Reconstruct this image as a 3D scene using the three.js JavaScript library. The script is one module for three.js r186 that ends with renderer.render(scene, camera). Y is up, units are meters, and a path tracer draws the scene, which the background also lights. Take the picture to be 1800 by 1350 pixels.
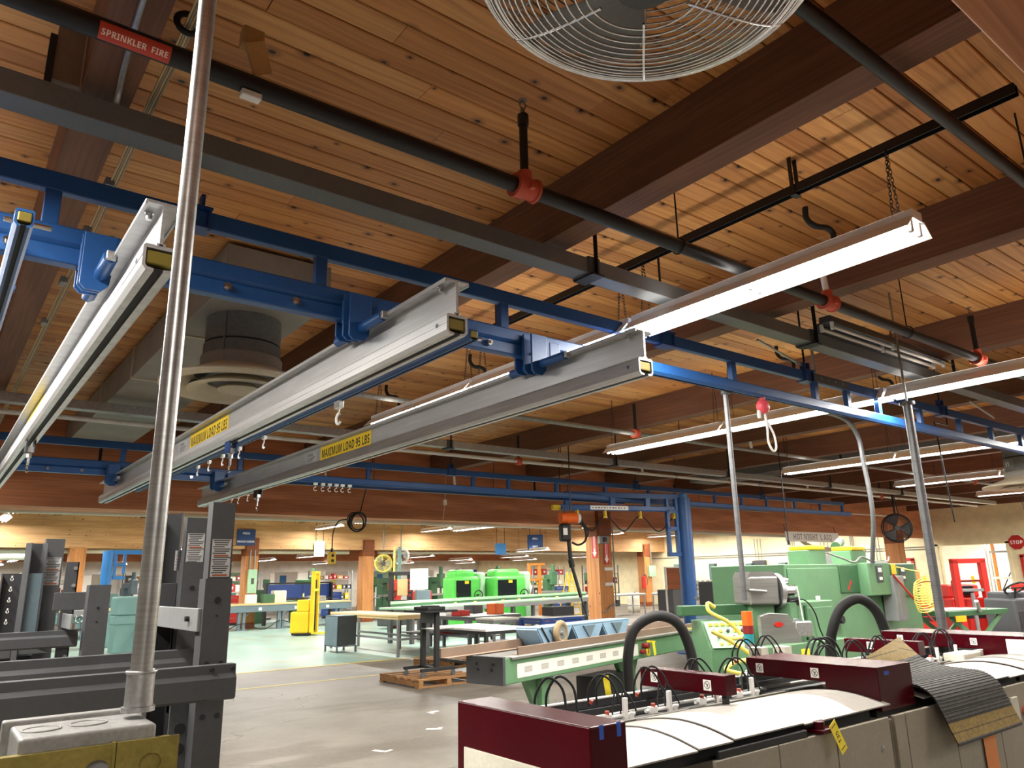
import * as THREE from 'three';
import { mergeGeometries } from 'three/addons/utils/BufferGeometryUtils.js';
import { RoundedBoxGeometry } from 'three/addons/geometries/RoundedBoxGeometry.js';
import { RectAreaLightUniformsLib } from 'three/addons/lights/RectAreaLightUniformsLib.js';

// ---------- camera, exposure, lamps' strength ----------
const scene = new THREE.Scene();
scene.background = new THREE.Color(0x0b0a09);
const camera = new THREE.PerspectiveCamera(54.54, 4 / 3, 0.05, 200);
camera.position.set(0, 1.65, 0);
camera.quaternion.setFromRotationMatrix(new THREE.Matrix4().makeBasis(
  new THREE.Vector3(0.793, -0.020, 0.609), new THREE.Vector3(-0.138, 0.967, 0.212), new THREE.Vector3(-0.594, -0.253, 0.764)));
const renderer = new THREE.WebGLRenderer({ antialias: true });
renderer.toneMapping = THREE.LinearToneMapping;
renderer.toneMappingExposure = 1.88;
renderer.shadowMap.enabled = true;
RectAreaLightUniformsLib.init();
const LAMP_COLOR = new THREE.Color(1.0, 0.965, 0.9), LAMP_POWER = 62, ADDED_UPLIGHT = 3, TUBE_GLOW = 14;

// ---------- helpers ----------
let seed = 12345;
const rnd = () => { seed = (seed * 1664525 + 1013904223) >>> 0; return seed / 4294967296; };
const rr = (a, b) => a + (b - a) * rnd();
const V = (x, y, z) => new THREE.Vector3(x, y, z);
const names = {};
function numbered(n) { const k = names[n] = (names[n] ?? -1) + 1; return k ? n + '_' + String(k).padStart(3, '0') : n; }
const ORD = ['first', 'second', 'third', 'fourth', 'fifth', 'sixth', 'seventh', 'eighth', 'ninth', 'tenth', 'eleventh', 'twelfth'];
function place(g, x = 0, y = 0, z = 0, rx = 0, ry = 0, rz = 0) {
  if (rx || ry || rz) g.applyMatrix4(new THREE.Matrix4().makeRotationFromEuler(new THREE.Euler(rx, ry, rz)));
  return g.translate(x, y, z);
}
const bx = (w, h, d, x, y, z, rx, ry, rz) => place(new THREE.BoxGeometry(w, h, d), x, y, z, rx, ry, rz);
const b6 = (x0, x1, y0, y1, z0, z1) => bx(Math.abs(x1 - x0), Math.abs(y1 - y0), Math.abs(z1 - z0), (x0 + x1) / 2, (y0 + y1) / 2, (z0 + z1) / 2);
const rb = (w, h, d, x, y, z, r = 0.01, rx, ry, rz) => place(new RoundedBoxGeometry(w, h, d, 2, Math.min(r, w / 2.01, h / 2.01, d / 2.01)), x, y, z, rx, ry, rz);
const r6 = (x0, x1, y0, y1, z0, z1, r = 0.01) => rb(Math.abs(x1 - x0), Math.abs(y1 - y0), Math.abs(z1 - z0), (x0 + x1) / 2, (y0 + y1) / 2, (z0 + z1) / 2, r);
const cyl = (r, h, x, y, z, s = 16, rx, ry, rz, r2 = r) => place(new THREE.CylinderGeometry(r, r2, h, s), x, y, z, rx, ry, rz);
const sph = (r, x, y, z, s = 14) => place(new THREE.SphereGeometry(r, s, Math.round(s * 0.7)), x, y, z);
const tor = (R, r, x, y, z, rx, ry, rz, s = 24, t = 6) => place(new THREE.TorusGeometry(R, r, t, s), x, y, z, rx, ry, rz);
const lathe = (pts, x, y, z, s = 32, rx, ry, rz) => place(new THREE.LatheGeometry(pts.map((p) => new THREE.Vector2(p[0], p[1])), s), x, y, z, rx, ry, rz);
const UP = V(0, 1, 0);
function between(g, a, b) {   // a unit-high geometry along y laid from a to b
  const d = b.clone().sub(a), q = new THREE.Quaternion().setFromUnitVectors(UP, d.clone().normalize());
  return g.applyMatrix4(new THREE.Matrix4().compose(a.clone().add(b).multiplyScalar(0.5), q, V(1, 1, 1)));
}
const rod = (a, b, r, s = 10) => { a = V(...a); b = V(...b); return between(new THREE.CylinderGeometry(r, r, a.distanceTo(b), s), a, b); };
const bar = (a, b, w, d = w) => { a = V(...a); b = V(...b); return between(new THREE.BoxGeometry(w, a.distanceTo(b), d), a, b); };
const hose = (pts, r, n = 24, s = 8, closed = false) => new THREE.TubeGeometry(new THREE.CatmullRomCurve3(pts.map((p) => V(...p)), closed), n, r, s, closed);
function extr(pts, depth, bevel = 0) {   // outline in x-y, extruded along +z
  const s = new THREE.Shape(pts.map((p) => new THREE.Vector2(p[0], p[1])));
  return new THREE.ExtrudeGeometry(s, { depth, bevelEnabled: bevel > 0, bevelThickness: bevel, bevelSize: bevel, bevelSegments: 2, curveSegments: 8 });
}
const alongZ = (g, x, y, z) => g.translate(x, y, z);                               // outline x-y, length along z
const alongX = (g, x, y, z) => g.rotateY(Math.PI / 2).translate(x, y, z);          // outline (z mirrored)-y, length along x
function boxUV(g, s = 1) {   // uv in metres from the face's main direction
  const p = g.attributes.position, n = g.attributes.normal, uv = new Float32Array(p.count * 2);
  for (let i = 0; i < p.count; i++) {
    const ax = Math.abs(n.getX(i)), ay = Math.abs(n.getY(i)), az = Math.abs(n.getZ(i)), x = p.getX(i), y = p.getY(i), z = p.getZ(i);
    let u, v;
    if (ax >= ay && ax >= az) { u = z; v = y; } else if (ay >= az) { u = x; v = z; } else { u = x; v = y; }
    uv[2 * i] = u * s; uv[2 * i + 1] = v * s;
  }
  g.setAttribute('uv', new THREE.BufferAttribute(uv, 2));
  return g;
}
function merged(list) {
  list = [list].flat(Infinity).filter(Boolean);
  const idx = list.map((g) => { const h = g.index ? g.toNonIndexed() : g; for (const k of Object.keys(h.attributes)) if (!['position', 'normal', 'uv'].includes(k)) h.deleteAttribute(k); return h; });
  return idx.length > 1 ? mergeGeometries(idx) : idx[0];
}
function mesh(name, geos, mat, parent, label) {
  const g = merged(geos); if (!mat.userData.ownUV) boxUV(g);
  const m = new THREE.Mesh(g, mat); m.name = parent ? name : numbered(name); m.castShadow = m.receiveShadow = true;
  (parent || scene).add(m); if (label) m.userData.label = label;
  return m;
}
function tag(o, label, category, group, kind) {
  o.userData.label = label; if (category) o.userData.category = category; if (group) o.userData.group = group; if (kind) o.userData.kind = kind; return o;
}
function thing(name, label, category, pos = [0, 0, 0], turn = 0, group, kind) {
  const o = new THREE.Group(); o.name = numbered(name); scene.add(o); o.position.set(...pos); o.rotation.y = turn; return tag(o, label, category, group, kind);
}
function solo(name, geos, mat, label, category, group, kind) { return tag(mesh(name, geos, mat), label, category, group, kind); }
function struct(name, geos, mat, label) { return tag(mesh(name, geos, mat), label, undefined, undefined, 'structure'); }
function copyOf(root, pos, turn, label) {
  const r = root.clone(); r.name = numbered(root.name.replace(/_\d{3}$/, '')); r.userData = { ...root.userData, label }; scene.add(r); r.position.set(...pos); if (turn !== undefined) r.rotation.y = turn; return r;
}

// ---------- textures ----------
function hash2(x, y, s) { let h = (x * 374761393 + y * 668265263 + s * 974634777) | 0; h = Math.imul(h ^ (h >>> 13), 1274126177); return ((h ^ (h >>> 16)) >>> 0) / 4294967296; }
function vnoise(x, y, px, py, s) {   // value noise that tiles with period px, py
  const xi = Math.floor(x), yi = Math.floor(y), fx = x - xi, fy = y - yi, u = fx * fx * (3 - 2 * fx), v = fy * fy * (3 - 2 * fy);
  const m = (a, n) => ((a % n) + n) % n, h = (a, b) => hash2(m(a, px), m(b, py), s);
  const a = h(xi, yi), b = h(xi + 1, yi), c = h(xi, yi + 1), d = h(xi + 1, yi + 1);
  return a + (b - a) * u + (c - a) * v + (a - b - c + d) * u * v;
}
function fbm(x, y, fx, fy, s, oct = 4) { let r = 0, a = 0.5; for (let i = 0; i < oct; i++) { r += a * vnoise(x * fx, y * fy, fx, fy, s + i); fx *= 2; fy *= 2; a *= 0.5; } return r / (1 - Math.pow(0.5, oct)); }
function dataTex(w, h, fn, mx, my, srgb = true) {   // fn(u, v) -> [r, g, b] 0..1; the tile covers mx by my metres
  const d = new Uint8Array(w * h * 4);
  for (let j = 0; j < h; j++) for (let i = 0; i < w; i++) {
    const c = fn(i / w, j / h), k = (j * w + i) * 4;
    for (let q = 0; q < 3; q++) d[k + q] = Math.max(0, Math.min(255, c[q] * 255)); d[k + 3] = 255;
  }
  const t = new THREE.DataTexture(d, w, h); t.wrapS = t.wrapT = THREE.RepeatWrapping; t.magFilter = THREE.LinearFilter; t.minFilter = THREE.LinearMipmapLinearFilter; t.generateMipmaps = true;
  if (srgb) t.colorSpace = THREE.SRGBColorSpace; t.repeat.set(1 / mx, 1 / my); t.needsUpdate = true; return t;
}
const mix = (a, b, t) => a.map((v, i) => v + (b[i] - v) * t), clamp = (x, a = 0, b = 1) => Math.min(b, Math.max(a, x)), sm = (a, b, x) => { const t = clamp((x - a) / (b - a)); return t * t * (3 - 2 * t); };
// knotty pine, grain along u; tile 4 m by 1.73 m (ten boards)
const knots = []; for (let i = 0; i < 46; i++) knots.push([rnd(), rnd(), rr(0.005, 0.0145)]);
const pineTex = dataTex(1024, 512, (u, v) => {
  let wob = fbm(u, v, 5, 6, 3) * 0.05, g = fbm(u, v + wob, 4, 90, 11, 3), c = fbm(u, v, 3, 10, 21, 3), f = fbm(u, v, 40, 256, 31, 2);
  let col = mix([0.83, 0.61, 0.37], [0.69, 0.465, 0.25], sm(0.3, 0.75, g * 0.55 + c * 0.45)); col = mix(col, [0.92, 0.72, 0.47], 0.25 * f);
  for (const [ku, kv, r] of knots) {
    let du = Math.abs(u - ku), dv = Math.abs(v - kv); du = Math.min(du, 1 - du) * 4; dv = Math.min(dv, 1 - dv) * 1.73;
    const q = Math.hypot(du * 0.75, dv) / r; if (q < 4) { col = mix(col, [0.42, 0.26, 0.14], 0.45 * sm(4, 1.2, q)); col = mix(col, [0.19, 0.11, 0.07], sm(1.25, 0.75, q)); }
  }
  return col;
}, 4, 1.73);
const pineDarkTex = dataTex(512, 512, (u, v) => {   // glulam with fine grain and lamination lines every 1/12 of the tile
  const g = fbm(u, v + fbm(u, v, 4, 4, 5) * 0.03, 3, 70, 17, 3), c = fbm(u, v, 4, 8, 9, 4), f = fbm(u, v, 64, 160, 4, 2), lam = Math.abs(((v * 24) % 1) - 0.5) > 0.485 ? 0.12 : 0;
  let col = mix([0.80, 0.595, 0.455], [0.66, 0.47, 0.345], sm(0.3, 0.72, g * 0.5 + c * 0.5)); col = mix(col, [0.7, 0.57, 0.49], 0.22 * f);
  return mix(col, [0.3, 0.18, 0.12], lam);
}, 3, 1);
const firTex = dataTex(512, 512, (u, v) => {
  const g = fbm(u, v + fbm(u, v, 4, 4, 15) * 0.03, 3, 70, 47, 3), c = fbm(u, v, 4, 8, 39, 4), f = fbm(u, v, 64, 200, 14, 2), lam = Math.abs(((v * 24) % 1) - 0.5) > 0.485 ? 0.12 : 0;
  let col = mix([0.84, 0.67, 0.47], [0.71, 0.53, 0.35], sm(0.3, 0.72, g * 0.5 + c * 0.5)); col = mix(col, [0.86, 0.73, 0.55], 0.25 * f);
  for (const [ku, kv, r] of knots.slice(0, 14)) { const q = Math.hypot((u - ku) * 3, (v - kv)) / r; if (q < 2) col = mix(col, [0.3, 0.16, 0.07], sm(2, 0.6, q)); }
  return mix(col, [0.42, 0.25, 0.12], lam);
}, 3, 1);
const concreteTex = dataTex(1024, 1024, (u, v) => {
  const a = fbm(u, v, 4, 4, 51, 6), b = fbm(u, v, 14, 14, 61, 4), f = fbm(u, v, 180, 180, 71, 2), s = fbm(u, v, 3, 9, 88, 4);
  let col = mix([0.67, 0.65, 0.615], [0.52, 0.497, 0.46], sm(0.3, 0.75, a * 0.6 + b * 0.4)); col = mix(col, [0.40, 0.36, 0.31], 0.6 * sm(0.56, 0.72, s)); col = mix(col, [0.74, 0.73, 0.70], 0.3 * f);
  const cr = Math.abs(fbm(u, v, 3, 3, 97, 6) - 0.5); return mix(col, [0.25, 0.23, 0.2], 0.75 * sm(0.0035, 0.0008, cr));
}, 6, 6);
const tealTex = dataTex(512, 512, (u, v) => {
  const a = fbm(u, v, 4, 4, 52, 6), b = fbm(u, v, 16, 5, 62, 4), f = fbm(u, v, 120, 120, 72, 2);
  let col = mix([0.68, 0.79, 0.75], [0.60, 0.71, 0.675], sm(0.3, 0.75, a)); col = mix(col, [0.72, 0.70, 0.62], 0.75 * sm(0.6, 0.74, b)); return mix(col, [0.8, 0.86, 0.82], 0.3 * f);
}, 6, 6);
const wearTex = dataTex(256, 256, (u, v) => { const a = fbm(u, v, 3, 3, 5, 5), f = fbm(u, v, 64, 64, 8, 2); const k = 0.86 + 0.12 * a + 0.06 * f; return [k, k, k]; }, 0.8, 0.8);
const galvTex = dataTex(256, 256, (u, v) => { const a = fbm(u, v, 12, 12, 6, 3), f = fbm(u, v, 60, 60, 9, 2); const k = 0.74 + 0.16 * a + 0.14 * f; return [k, k, k * 1.01]; }, 0.3, 0.3);
const brushTex = dataTex(256, 256, (u, v) => { const a = fbm(u, v, 2, 90, 6, 3), f = fbm(u, v, 4, 4, 9, 3); const k = 0.8 + 0.14 * a + 0.08 * f; return [k, k, k]; }, 1.2, 0.3);
const matTex = dataTex(256, 256, (u, v) => { const st = Math.abs(((v * 12) % 1) - 0.5) > 0.44 ? 0.55 : 1, f = fbm(u, v, 64, 64, 3, 2); const k = (0.55 + 0.3 * f) * st; return [k, k * 0.99, k * 0.96]; }, 0.6, 0.6);

// ---------- materials ----------
const std = (color, rough = 0.6, metal = 0, map = null, extra = {}) => { const m = new THREE.MeshStandardMaterial({ color, roughness: rough, metalness: metal, ...extra }); if (map) m.map = map; return m; };
const rgb = (r, g, b) => new THREE.Color().setRGB(r, g, b);
const M = {
  deck: ['#ffffff', '#eee0d2', '#fff6e8', '#dfccb8'].map((c) => std(c, 0.55, 0, pineTex)),
  gap: std('#2a170c', 0.9), beam: std('#9a8c85', 0.7, 0, pineDarkTex), girder: std('#ffe2cd', 0.7, 0, pineDarkTex), fir: std('#ffffff', 0.7, 0, firTex), column: std('#efcfae', 0.65, 0, firTex),
  concrete: std('#aeaaa4', 0.5, 0, concreteTex), teal: std('#c6cfce', 0.4, 0, tealTex), lineYellow: std('#c9b04a', 0.5, 0, wearTex), lineWhite: std('#d8d6d0', 0.6, 0, wearTex),
  wallYellow: std('#fff3c8', 0.75, 0, wearTex), wallWhite: std('#e6e2d8', 0.8, 0, wearTex),
  blue: std('#205390', 0.42, 0, wearTex), blueDeep: std('#163f7c', 0.45, 0, wearTex), alu: std('#d9dadb', 0.38, 0.55, brushTex), galv: std('#c9c9c6', 0.4, 0.8, galvTex), galvDull: std('#a3a29d', 0.6, 0.35, galvTex),
  steelGrey: std('#5c5d5f', 0.5, 0.15, wearTex), strut: std('#77797a', 0.5, 0.3, wearTex), rack: std('#515254', 0.5, 0.1, wearTex), rackDark: std('#37383b', 0.55, 0.1, wearTex),
  black: std('#1b1b1c', 0.55), rubber: std('#161617', 0.7), pipe: std('#202022', 0.45, 0.25, wearTex), poleGrey: std('#7d7e80', 0.45, 0.6, brushTex), tyre: std('#8d7a5c', 0.8), conduit: std('#b9b9b6', 0.34, 0.85, brushTex),
  duct: std('#9a958c', 0.7, 0.05, wearTex), ductDark: std('#7d7d79', 0.6, 0.2, galvTex), ductPale: std('#cbbfa6', 0.7, 0, wearTex),
  white: std('#e8e7e2', 0.5, 0, wearTex), enamel: std('#f4f4f2', 0.35), cream: std('#dcd8c6', 0.6, 0, wearTex), putty: std('#a19a89', 0.55, 0.05, wearTex), puttyDark: std('#7a756a', 0.6, 0.05, wearTex),
  maroon: new THREE.MeshPhysicalMaterial({ color: '#43030e', roughness: 0.24, specularIntensity: 0.4, map: wearTex }), green: std('#66906a', 0.42, 0.05, wearTex), greenDark: std('#3f6a46', 0.5, 0.05, wearTex), greenBright: std('#55c44e', 0.4, 0, wearTex), mint: std('#a9d3ad', 0.4, 0, wearTex),
  tealPaint: std('#6f938f', 0.5, 0.05, wearTex), slate: std('#6c7f88', 0.5, 0.05, wearTex), paleBlue: std('#8fb0c9', 0.45, 0.05, wearTex), navy: std('#1d3f86', 0.45, 0, wearTex),
  yellow: std('#f0c81c', 0.45, 0, wearTex), gold: std('#a8974e', 0.4, 0.55, galvTex), brass: std('#877834', 0.5, 0.4), orange: std('#e2641c', 0.4), orangeRack: std('#cf7a2c', 0.5, 0, wearTex), red: std('#c8261c', 0.45, 0, wearTex), clampRed: std('#c4553f', 0.6),
  chrome: std('#d9d9da', 0.2, 1), steel: std('#a8a7a3', 0.38, 0.7, brushTex), rust: std('#8a7564', 0.6, 0.3, wearTex), plate: std('#aaa59d', 0.4, 0.2, wearTex), tan: std('#d9bd86', 0.55, 0, wearTex), wood: std('#a9713e', 0.7, 0, firTex), pallet: std('#c3b7a6', 0.85, 0, firTex),
  mat: std('#6e6d6b', 0.85, 0, matTex), matGold: std('#b09244', 0.7, 0, matTex), hoseYellow: std('#e6d96a', 0.45), tealLamp: std('#2f8f9a', 0.25), pink: std('#e0525e', 0.4), cardboard: std('#b98a52', 0.8, 0, wearTex), paper: std('#ece9df', 0.8), paperYellow: std('#eee08c', 0.8), tagYellow: std('#f2dc2e', 0.6), tapeBlue: std('#2c58b8', 0.7), orangePaper: std('#d98a52', 0.8),
  glass: std('#1d2326', 0.1, 0.2), grey: std('#8b8d8e', 0.5, 0.1, wearTex), greyDark: std('#4b4d50', 0.5, 0.1, wearTex), skyBlue: std('#2f79bd', 0.5, 0, wearTex), darkRed: std('#7e1b1b', 0.5),
};
const tubeMat = new THREE.MeshStandardMaterial({ color: '#ffffff', roughness: 0.4, emissive: LAMP_COLOR.clone(), emissiveIntensity: TUBE_GLOW });
const addedStripMat = new THREE.MeshStandardMaterial({ color: '#ffffff', roughness: 0.5, emissive: LAMP_COLOR.clone(), emissiveIntensity: 1 });
const tubeOff = std('#cfc4b8', 0.3);
function printed(w, h, draw, px = 400) {   // flat print w by h metres on a canvas
  const c = document.createElement('canvas'); c.width = Math.max(16, Math.round(w * px)); c.height = Math.max(16, Math.round(h * px));
  const k = c.getContext('2d'); draw(k, c.width, c.height);
  const t = new THREE.CanvasTexture(c); t.colorSpace = THREE.SRGBColorSpace;
  const m = std('#ffffff', 0.6, 0, t); m.userData.ownUV = true; return m;
}
function sheet(name, w, h, mat, parent, pos, rot = [0, 0, 0], label) {   // a thin flat sheet facing +z before it is turned
  const g = new THREE.PlaneGeometry(w, h); const o = mesh(name, g, mat, parent, label); o.position.set(...pos); o.rotation.set(...rot); return o;
}
const lettering = (txt, fg, bg, size = 0.7, font = 'bold', border) => (k, W, H) => {
  k.fillStyle = bg; k.fillRect(0, 0, W, H); if (border) { k.strokeStyle = border; k.lineWidth = H * 0.08; k.strokeRect(0, 0, W, H); }
  k.fillStyle = fg; k.textAlign = 'center'; k.textBaseline = 'middle'; const lines = [txt].flat();
  lines.forEach((t, i) => { let s = H / lines.length * size; k.font = font + ' ' + Math.round(s) + 'px sans-serif'; const w = k.measureText(t).width; if (w > W * 0.94) k.font = font + ' ' + Math.round(s * W * 0.94 / w) + 'px sans-serif'; k.fillText(t, W / 2, H * (i + 0.5) / lines.length); });
};

// ================= THE SHELL =================
const DECK = 4.5, ROOM = { x0: -9, x1: 34.4, z0: -49, z1: 14 };
{ // plank ceiling: boards along x
  const ceil = thing('ceiling', 'knotty pine plank ceiling over the hall', undefined, [0, 0, 0], 0, undefined, 'structure');
  mesh('deck_backing', b6(ROOM.x0, ROOM.x1, DECK + 0.036, DECK + 0.25, ROOM.z0, ROOM.z1), M.gap, ceil);
  const P = 0.173, w = 0.164, c = 0.006, t = 0.045, lens = [2.4, 3.0, 3.6, 4.2], variants = [];
  const plank = (L, u0, v0) => {
    const g = extr([[-w / 2, t], [-w / 2, c], [-w / 2 + c, 0], [w / 2 - c, 0], [w / 2, c], [w / 2, t]], L - 0.004).translate(0, 0, -L / 2).rotateY(Math.PI / 2).toNonIndexed();
    const p = g.attributes.position, uv = g.attributes.uv; for (let i = 0; i < p.count; i++) uv.setXY(i, p.getX(i) + u0, p.getZ(i) + v0); return g;
  };
  for (const L of lens) for (let k = 0; k < 4; k++) variants.push({ L, g: plank(L, rnd() * 4, (Math.floor(rnd() * 10) + 0.5) * P) });
  const rest = [[], [], [], []]; let n = 0;
  for (let z = ROOM.z1 - P / 2; z > ROOM.z0; z -= P) {
    let x = ROOM.x0 - rnd() * 3;
    const near = z < 0.2 && z > -11;
    if (z > -31) while (x < ROOM.x1) {
      const v = variants[Math.floor(rnd() * 16)], xc = x + v.L / 2, tone = Math.floor(rnd() * 4), dip = rr(0, 0.003);
      const seen = near && n < 300 && x + v.L > -0.3 && x < 1.9 - z * 1.05;
      if (seen) { n++; const m = new THREE.Mesh(v.g, M.deck[tone]); m.name = 'ceiling_plank'; m.position.set(xc, DECK - dip, z); m.castShadow = m.receiveShadow = true; ceil.add(m); }
      else rest[tone].push(v.g.clone().translate(xc, DECK - dip, z));
      x += v.L;
    } else rest[Math.floor(rnd() * 4)].push(plank(ROOM.x1 - ROOM.x0, rnd() * 4, (Math.floor(rnd() * 10) + 0.5) * P).translate((ROOM.x0 + ROOM.x1) / 2, DECK, z));
  }
  rest.forEach((l, i) => { const m = new THREE.Mesh(mergeGeometries(l), M.deck[i]); m.name = 'far_planks'; m.userData.kind = 'stuff'; m.castShadow = m.receiveShadow = true; ceil.add(m); });
}
const swapUV = (m) => { const a = m.geometry.attributes.uv; for (let i = 0; i < a.count; i++) { const u = a.getX(i); a.setXY(i, a.getY(i), u); } return m; };   // grain along z on faces that look down
function timberZ(name, x0, x1, y0, y1, z0, z1, mat, label) {
  const o = struct(name, r6(x0, x1, y0, y1, z0, z1, 0.006), mat, label), g = o.geometry, p = g.attributes.position, n = g.attributes.normal, uv = g.attributes.uv, off = rnd() * 3;
  for (let i = 0; i < p.count; i++) if (Math.abs(n.getX(i)) > 0.5) uv.setXY(i, p.getZ(i) + off, p.getY(i)); else uv.setXY(i, p.getZ(i) + off, p.getX(i)); return o;
}
const beamX = [-5.6, -2.65, 0.30, 3.33, 6.05, 9.15, 12.05, 14.9, 17.85, 20.8, 23.75, 26.7, 29.65, 32.6];
const beamSay = ['far left out of sight', 'left of the camera', 'above the left bridge crane', 'wide one running behind the big cage fan', 'just right of the nearest lit lamp row', 'above the second lamp row', 'fourth from the cage fan', 'fifth from the cage fan', 'sixth from the cage fan', 'seventh from the cage fan', 'eighth from the cage fan', 'ninth from the cage fan', 'tenth from the cage fan', 'beside the right wall'];
beamX.forEach((x, i) => { timberZ('ceiling_beam', x, x + 0.225, 4.06, DECK, -15.0, -0.55, M.beam, 'brown glulam ceiling beam, ' + beamSay[i]); });
for (let i = 0; i < beamX.length; i += 1) timberZ('ceiling_beam', beamX[i], beamX[i] + 0.225, 4.06, DECK, -30, -15.45, M.beam, 'glulam ceiling beam in the bay beyond the first girder, ' + ORD[Math.min(i, 11)] + (i > 11 ? ' or later' : '') + ' from the left' + (i === 13 ? ', at the right wall' : ''));
for (let i = 0; i < beamX.length; i += 2) timberZ('ceiling_beam', beamX[i], beamX[i] + 0.225, 4.06, DECK, -0.0, 13.8, M.beam, 'ceiling beam behind the camera, ' + ORD[i / 2] + ' from the left');
// girders along x
struct('girder', [r6(ROOM.x0, ROOM.x1, 3.02, DECK, -0.55, 0.0, 0.008)], M.girder, 'wide pinkish timber girder overhead at the top right corner');
struct('girder', [r6(ROOM.x0, 14.2, 3.0, DECK, -15.45, -15.0, 0.008), r6(14.2, ROOM.x1, 2.98, DECK, -15.45, -15.0, 0.008)], M.girder, 'deep reddish timber girder crossing the hall behind the blue runway');
struct('girder', [r6(ROOM.x0, ROOM.x1, 2.98, DECK, -30.45, -30.0, 0.008)], M.fir, 'lighter orange timber girder in the second row across the hall');
struct('girder', [r6(ROOM.x0, ROOM.x1, 2.95, DECK, -45.45, -45.0, 0.008)], M.girder, 'farthest timber girder in front of the back wall');
// columns
function column(x, z, label, plate = true, w = 0.5) {
  const t = thing('timber_column', label, undefined, [x, 0, z], 0, undefined, 'structure');
  const g = [-0.165, 0, 0.165].map((d) => r6(-w / 2, w / 2, 0.0, 2.99, d * w / 0.5 - w / 6 + 0.002, d * w / 0.5 + w / 6 - 0.002, 0.006));
  for (const k of g) { const m = mesh('column_board', k, M.column, t); const p = m.geometry.attributes.position, uv = m.geometry.attributes.uv; for (let i = 0; i < p.count; i++) uv.setXY(i, p.getY(i), p.getX(i) + p.getZ(i)); }
  if (plate) {
    for (const s of [0, 1]) mesh('bolt_plate', [r6(-0.24, 0.24, 2.72, 3.4, w / 2, w / 2 + 0.03, 0.004)].map((q) => s ? q.rotateY(-Math.PI / 2) : q), M.wood, t);
    const bolts = []; for (let r = 0; r < 5; r++) for (const q of [-0.18, -0.1, 0.1, 0.18]) { bolts.push(cyl(0.018, 0.02, q, 2.78 + r * 0.14, w / 2 + 0.035, 6, Math.PI / 2)); }
    mesh('bolts', bolts, M.steelGrey, t); }
  mesh('foot_band', r6(-w / 2 - 0.01, w / 2 + 0.01, 0, 0.22, -w / 2 - 0.01, w / 2 + 0.01, 0.004), M.wood, t);
  return t;
}
column(14.72, -15.2, 'near timber column carrying two red arrow signs behind the blue bins');
column(15.25, -30.2, 'orange timber column behind the tan table with cables on its face');
column(10.2, -30.2, 'orange timber column standing behind the long slate bench');
column(31.5, -15.2, 'brown timber column behind the green machine under the dark wall fan', true, 0.55);
column(32.8, -30.2, 'timber column with a red extinguisher beside the far right stacks', true, 0.55);
column(22.6, -45.2, 'far timber column seen past the bright green machines', false);
column(4.2, -30.2, 'far timber column at the left behind the rack frames', false);
column(15.5, -45.2, 'farthest timber column left of the tan table', false);
column(-2.2, -15.2, 'timber column left of the frame under the first girder', false);
// floor
struct('floor', b6(ROOM.x0, ROOM.x1, -0.2, 0, ROOM.z0, ROOM.z1), M.concrete, 'grey stained concrete floor with cracks');
struct('floor_paint', b6(ROOM.x0 + 0.5, 15.6, 0, 0.003, -36, -15.3), M.teal, 'pale green painted aisle on the concrete floor');
struct('floor_line', b6(ROOM.x0, 16.5, 0, 0.004, -15.3, -15.18), M.lineYellow, 'yellow floor line along the edge of the pale green aisle');
struct('floor_line', b6(4.0, 9.4, 0, 0.004, -13.0, -12.92, 0), M.lineYellow, 'faint yellow floor line under the rolling cart');
{ const spots = [[4.9, -7.9], [5.6, -7.2], [5.5, -8.9], [6.3, -9.3], [4.6, -6.6], [5.3, -6.2], [6.0, -8.2], [3.9, -7.3], [6.6, -11.0]];
  spots.forEach(([x, z], i) => { const a = rr(0, 3); solo('floor_sticker', [b6(-0.09, 0.09, 0, 0.003, -0.03, 0.03), b6(-0.09, -0.04, 0, 0.003, -0.03, 0.1)].map((g) => place(g, x, 0, z, 0, a, 0)), M.lineWhite, 'worn white tape corner mark on the concrete floor, ' + ORD[i] + ' of the scattered marks', 'floor mark', 'white floor marks'); }); }
// walls
const wallT = 0.3;
struct('wall_back', b6(ROOM.x0 - wallT, ROOM.x1 + wallT, -0.2, DECK + 0.2, ROOM.z0 - wallT, ROOM.z0), M.wallWhite, 'pale back wall at the end of the hall');
struct('wall_left', b6(ROOM.x0 - wallT, ROOM.x0, -0.2, DECK + 0.2, ROOM.z0, ROOM.z1), M.wallWhite, 'pale left wall outside the frame');
struct('wall_front', b6(ROOM.x0 - wallT, ROOM.x1 + wallT, -0.2, DECK + 0.2, ROOM.z1, ROOM.z1 + wallT), M.wallWhite, 'pale wall behind the camera');
// right wall with a wide doorway between z -14.9 and -12.2
struct('wall_right', [b6(ROOM.x1, ROOM.x1 + wallT, -0.2, DECK + 0.2, ROOM.z0, -14.75), b6(ROOM.x1, ROOM.x1 + wallT, -0.2, DECK + 0.2, -12.15, ROOM.z1), b6(ROOM.x1, ROOM.x1 + wallT, 2.62, DECK + 0.2, -14.75, -12.15)], M.wallYellow, 'cream yellow right wall with a wide doorway');
struct('wall_room_beyond', [b6(ROOM.x1 + 5, ROOM.x1 + 5.2, -0.2, 4.4, -18, -9), b6(ROOM.x1 + wallT, ROOM.x1 + 5.2, 3.2, 3.4, -18, -9), b6(ROOM.x1 + wallT, ROOM.x1 + 5.2, -0.2, 0, -18, -9), b6(ROOM.x1 + wallT, ROOM.x1 + 5.2, 0, 3.3, -18.2, -18), b6(ROOM.x1 + wallT, ROOM.x1 + 5.2, 0, 3.3, -9, -8.8)], M.wallWhite, 'pale room seen through the doorway of the yellow wall');
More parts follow.
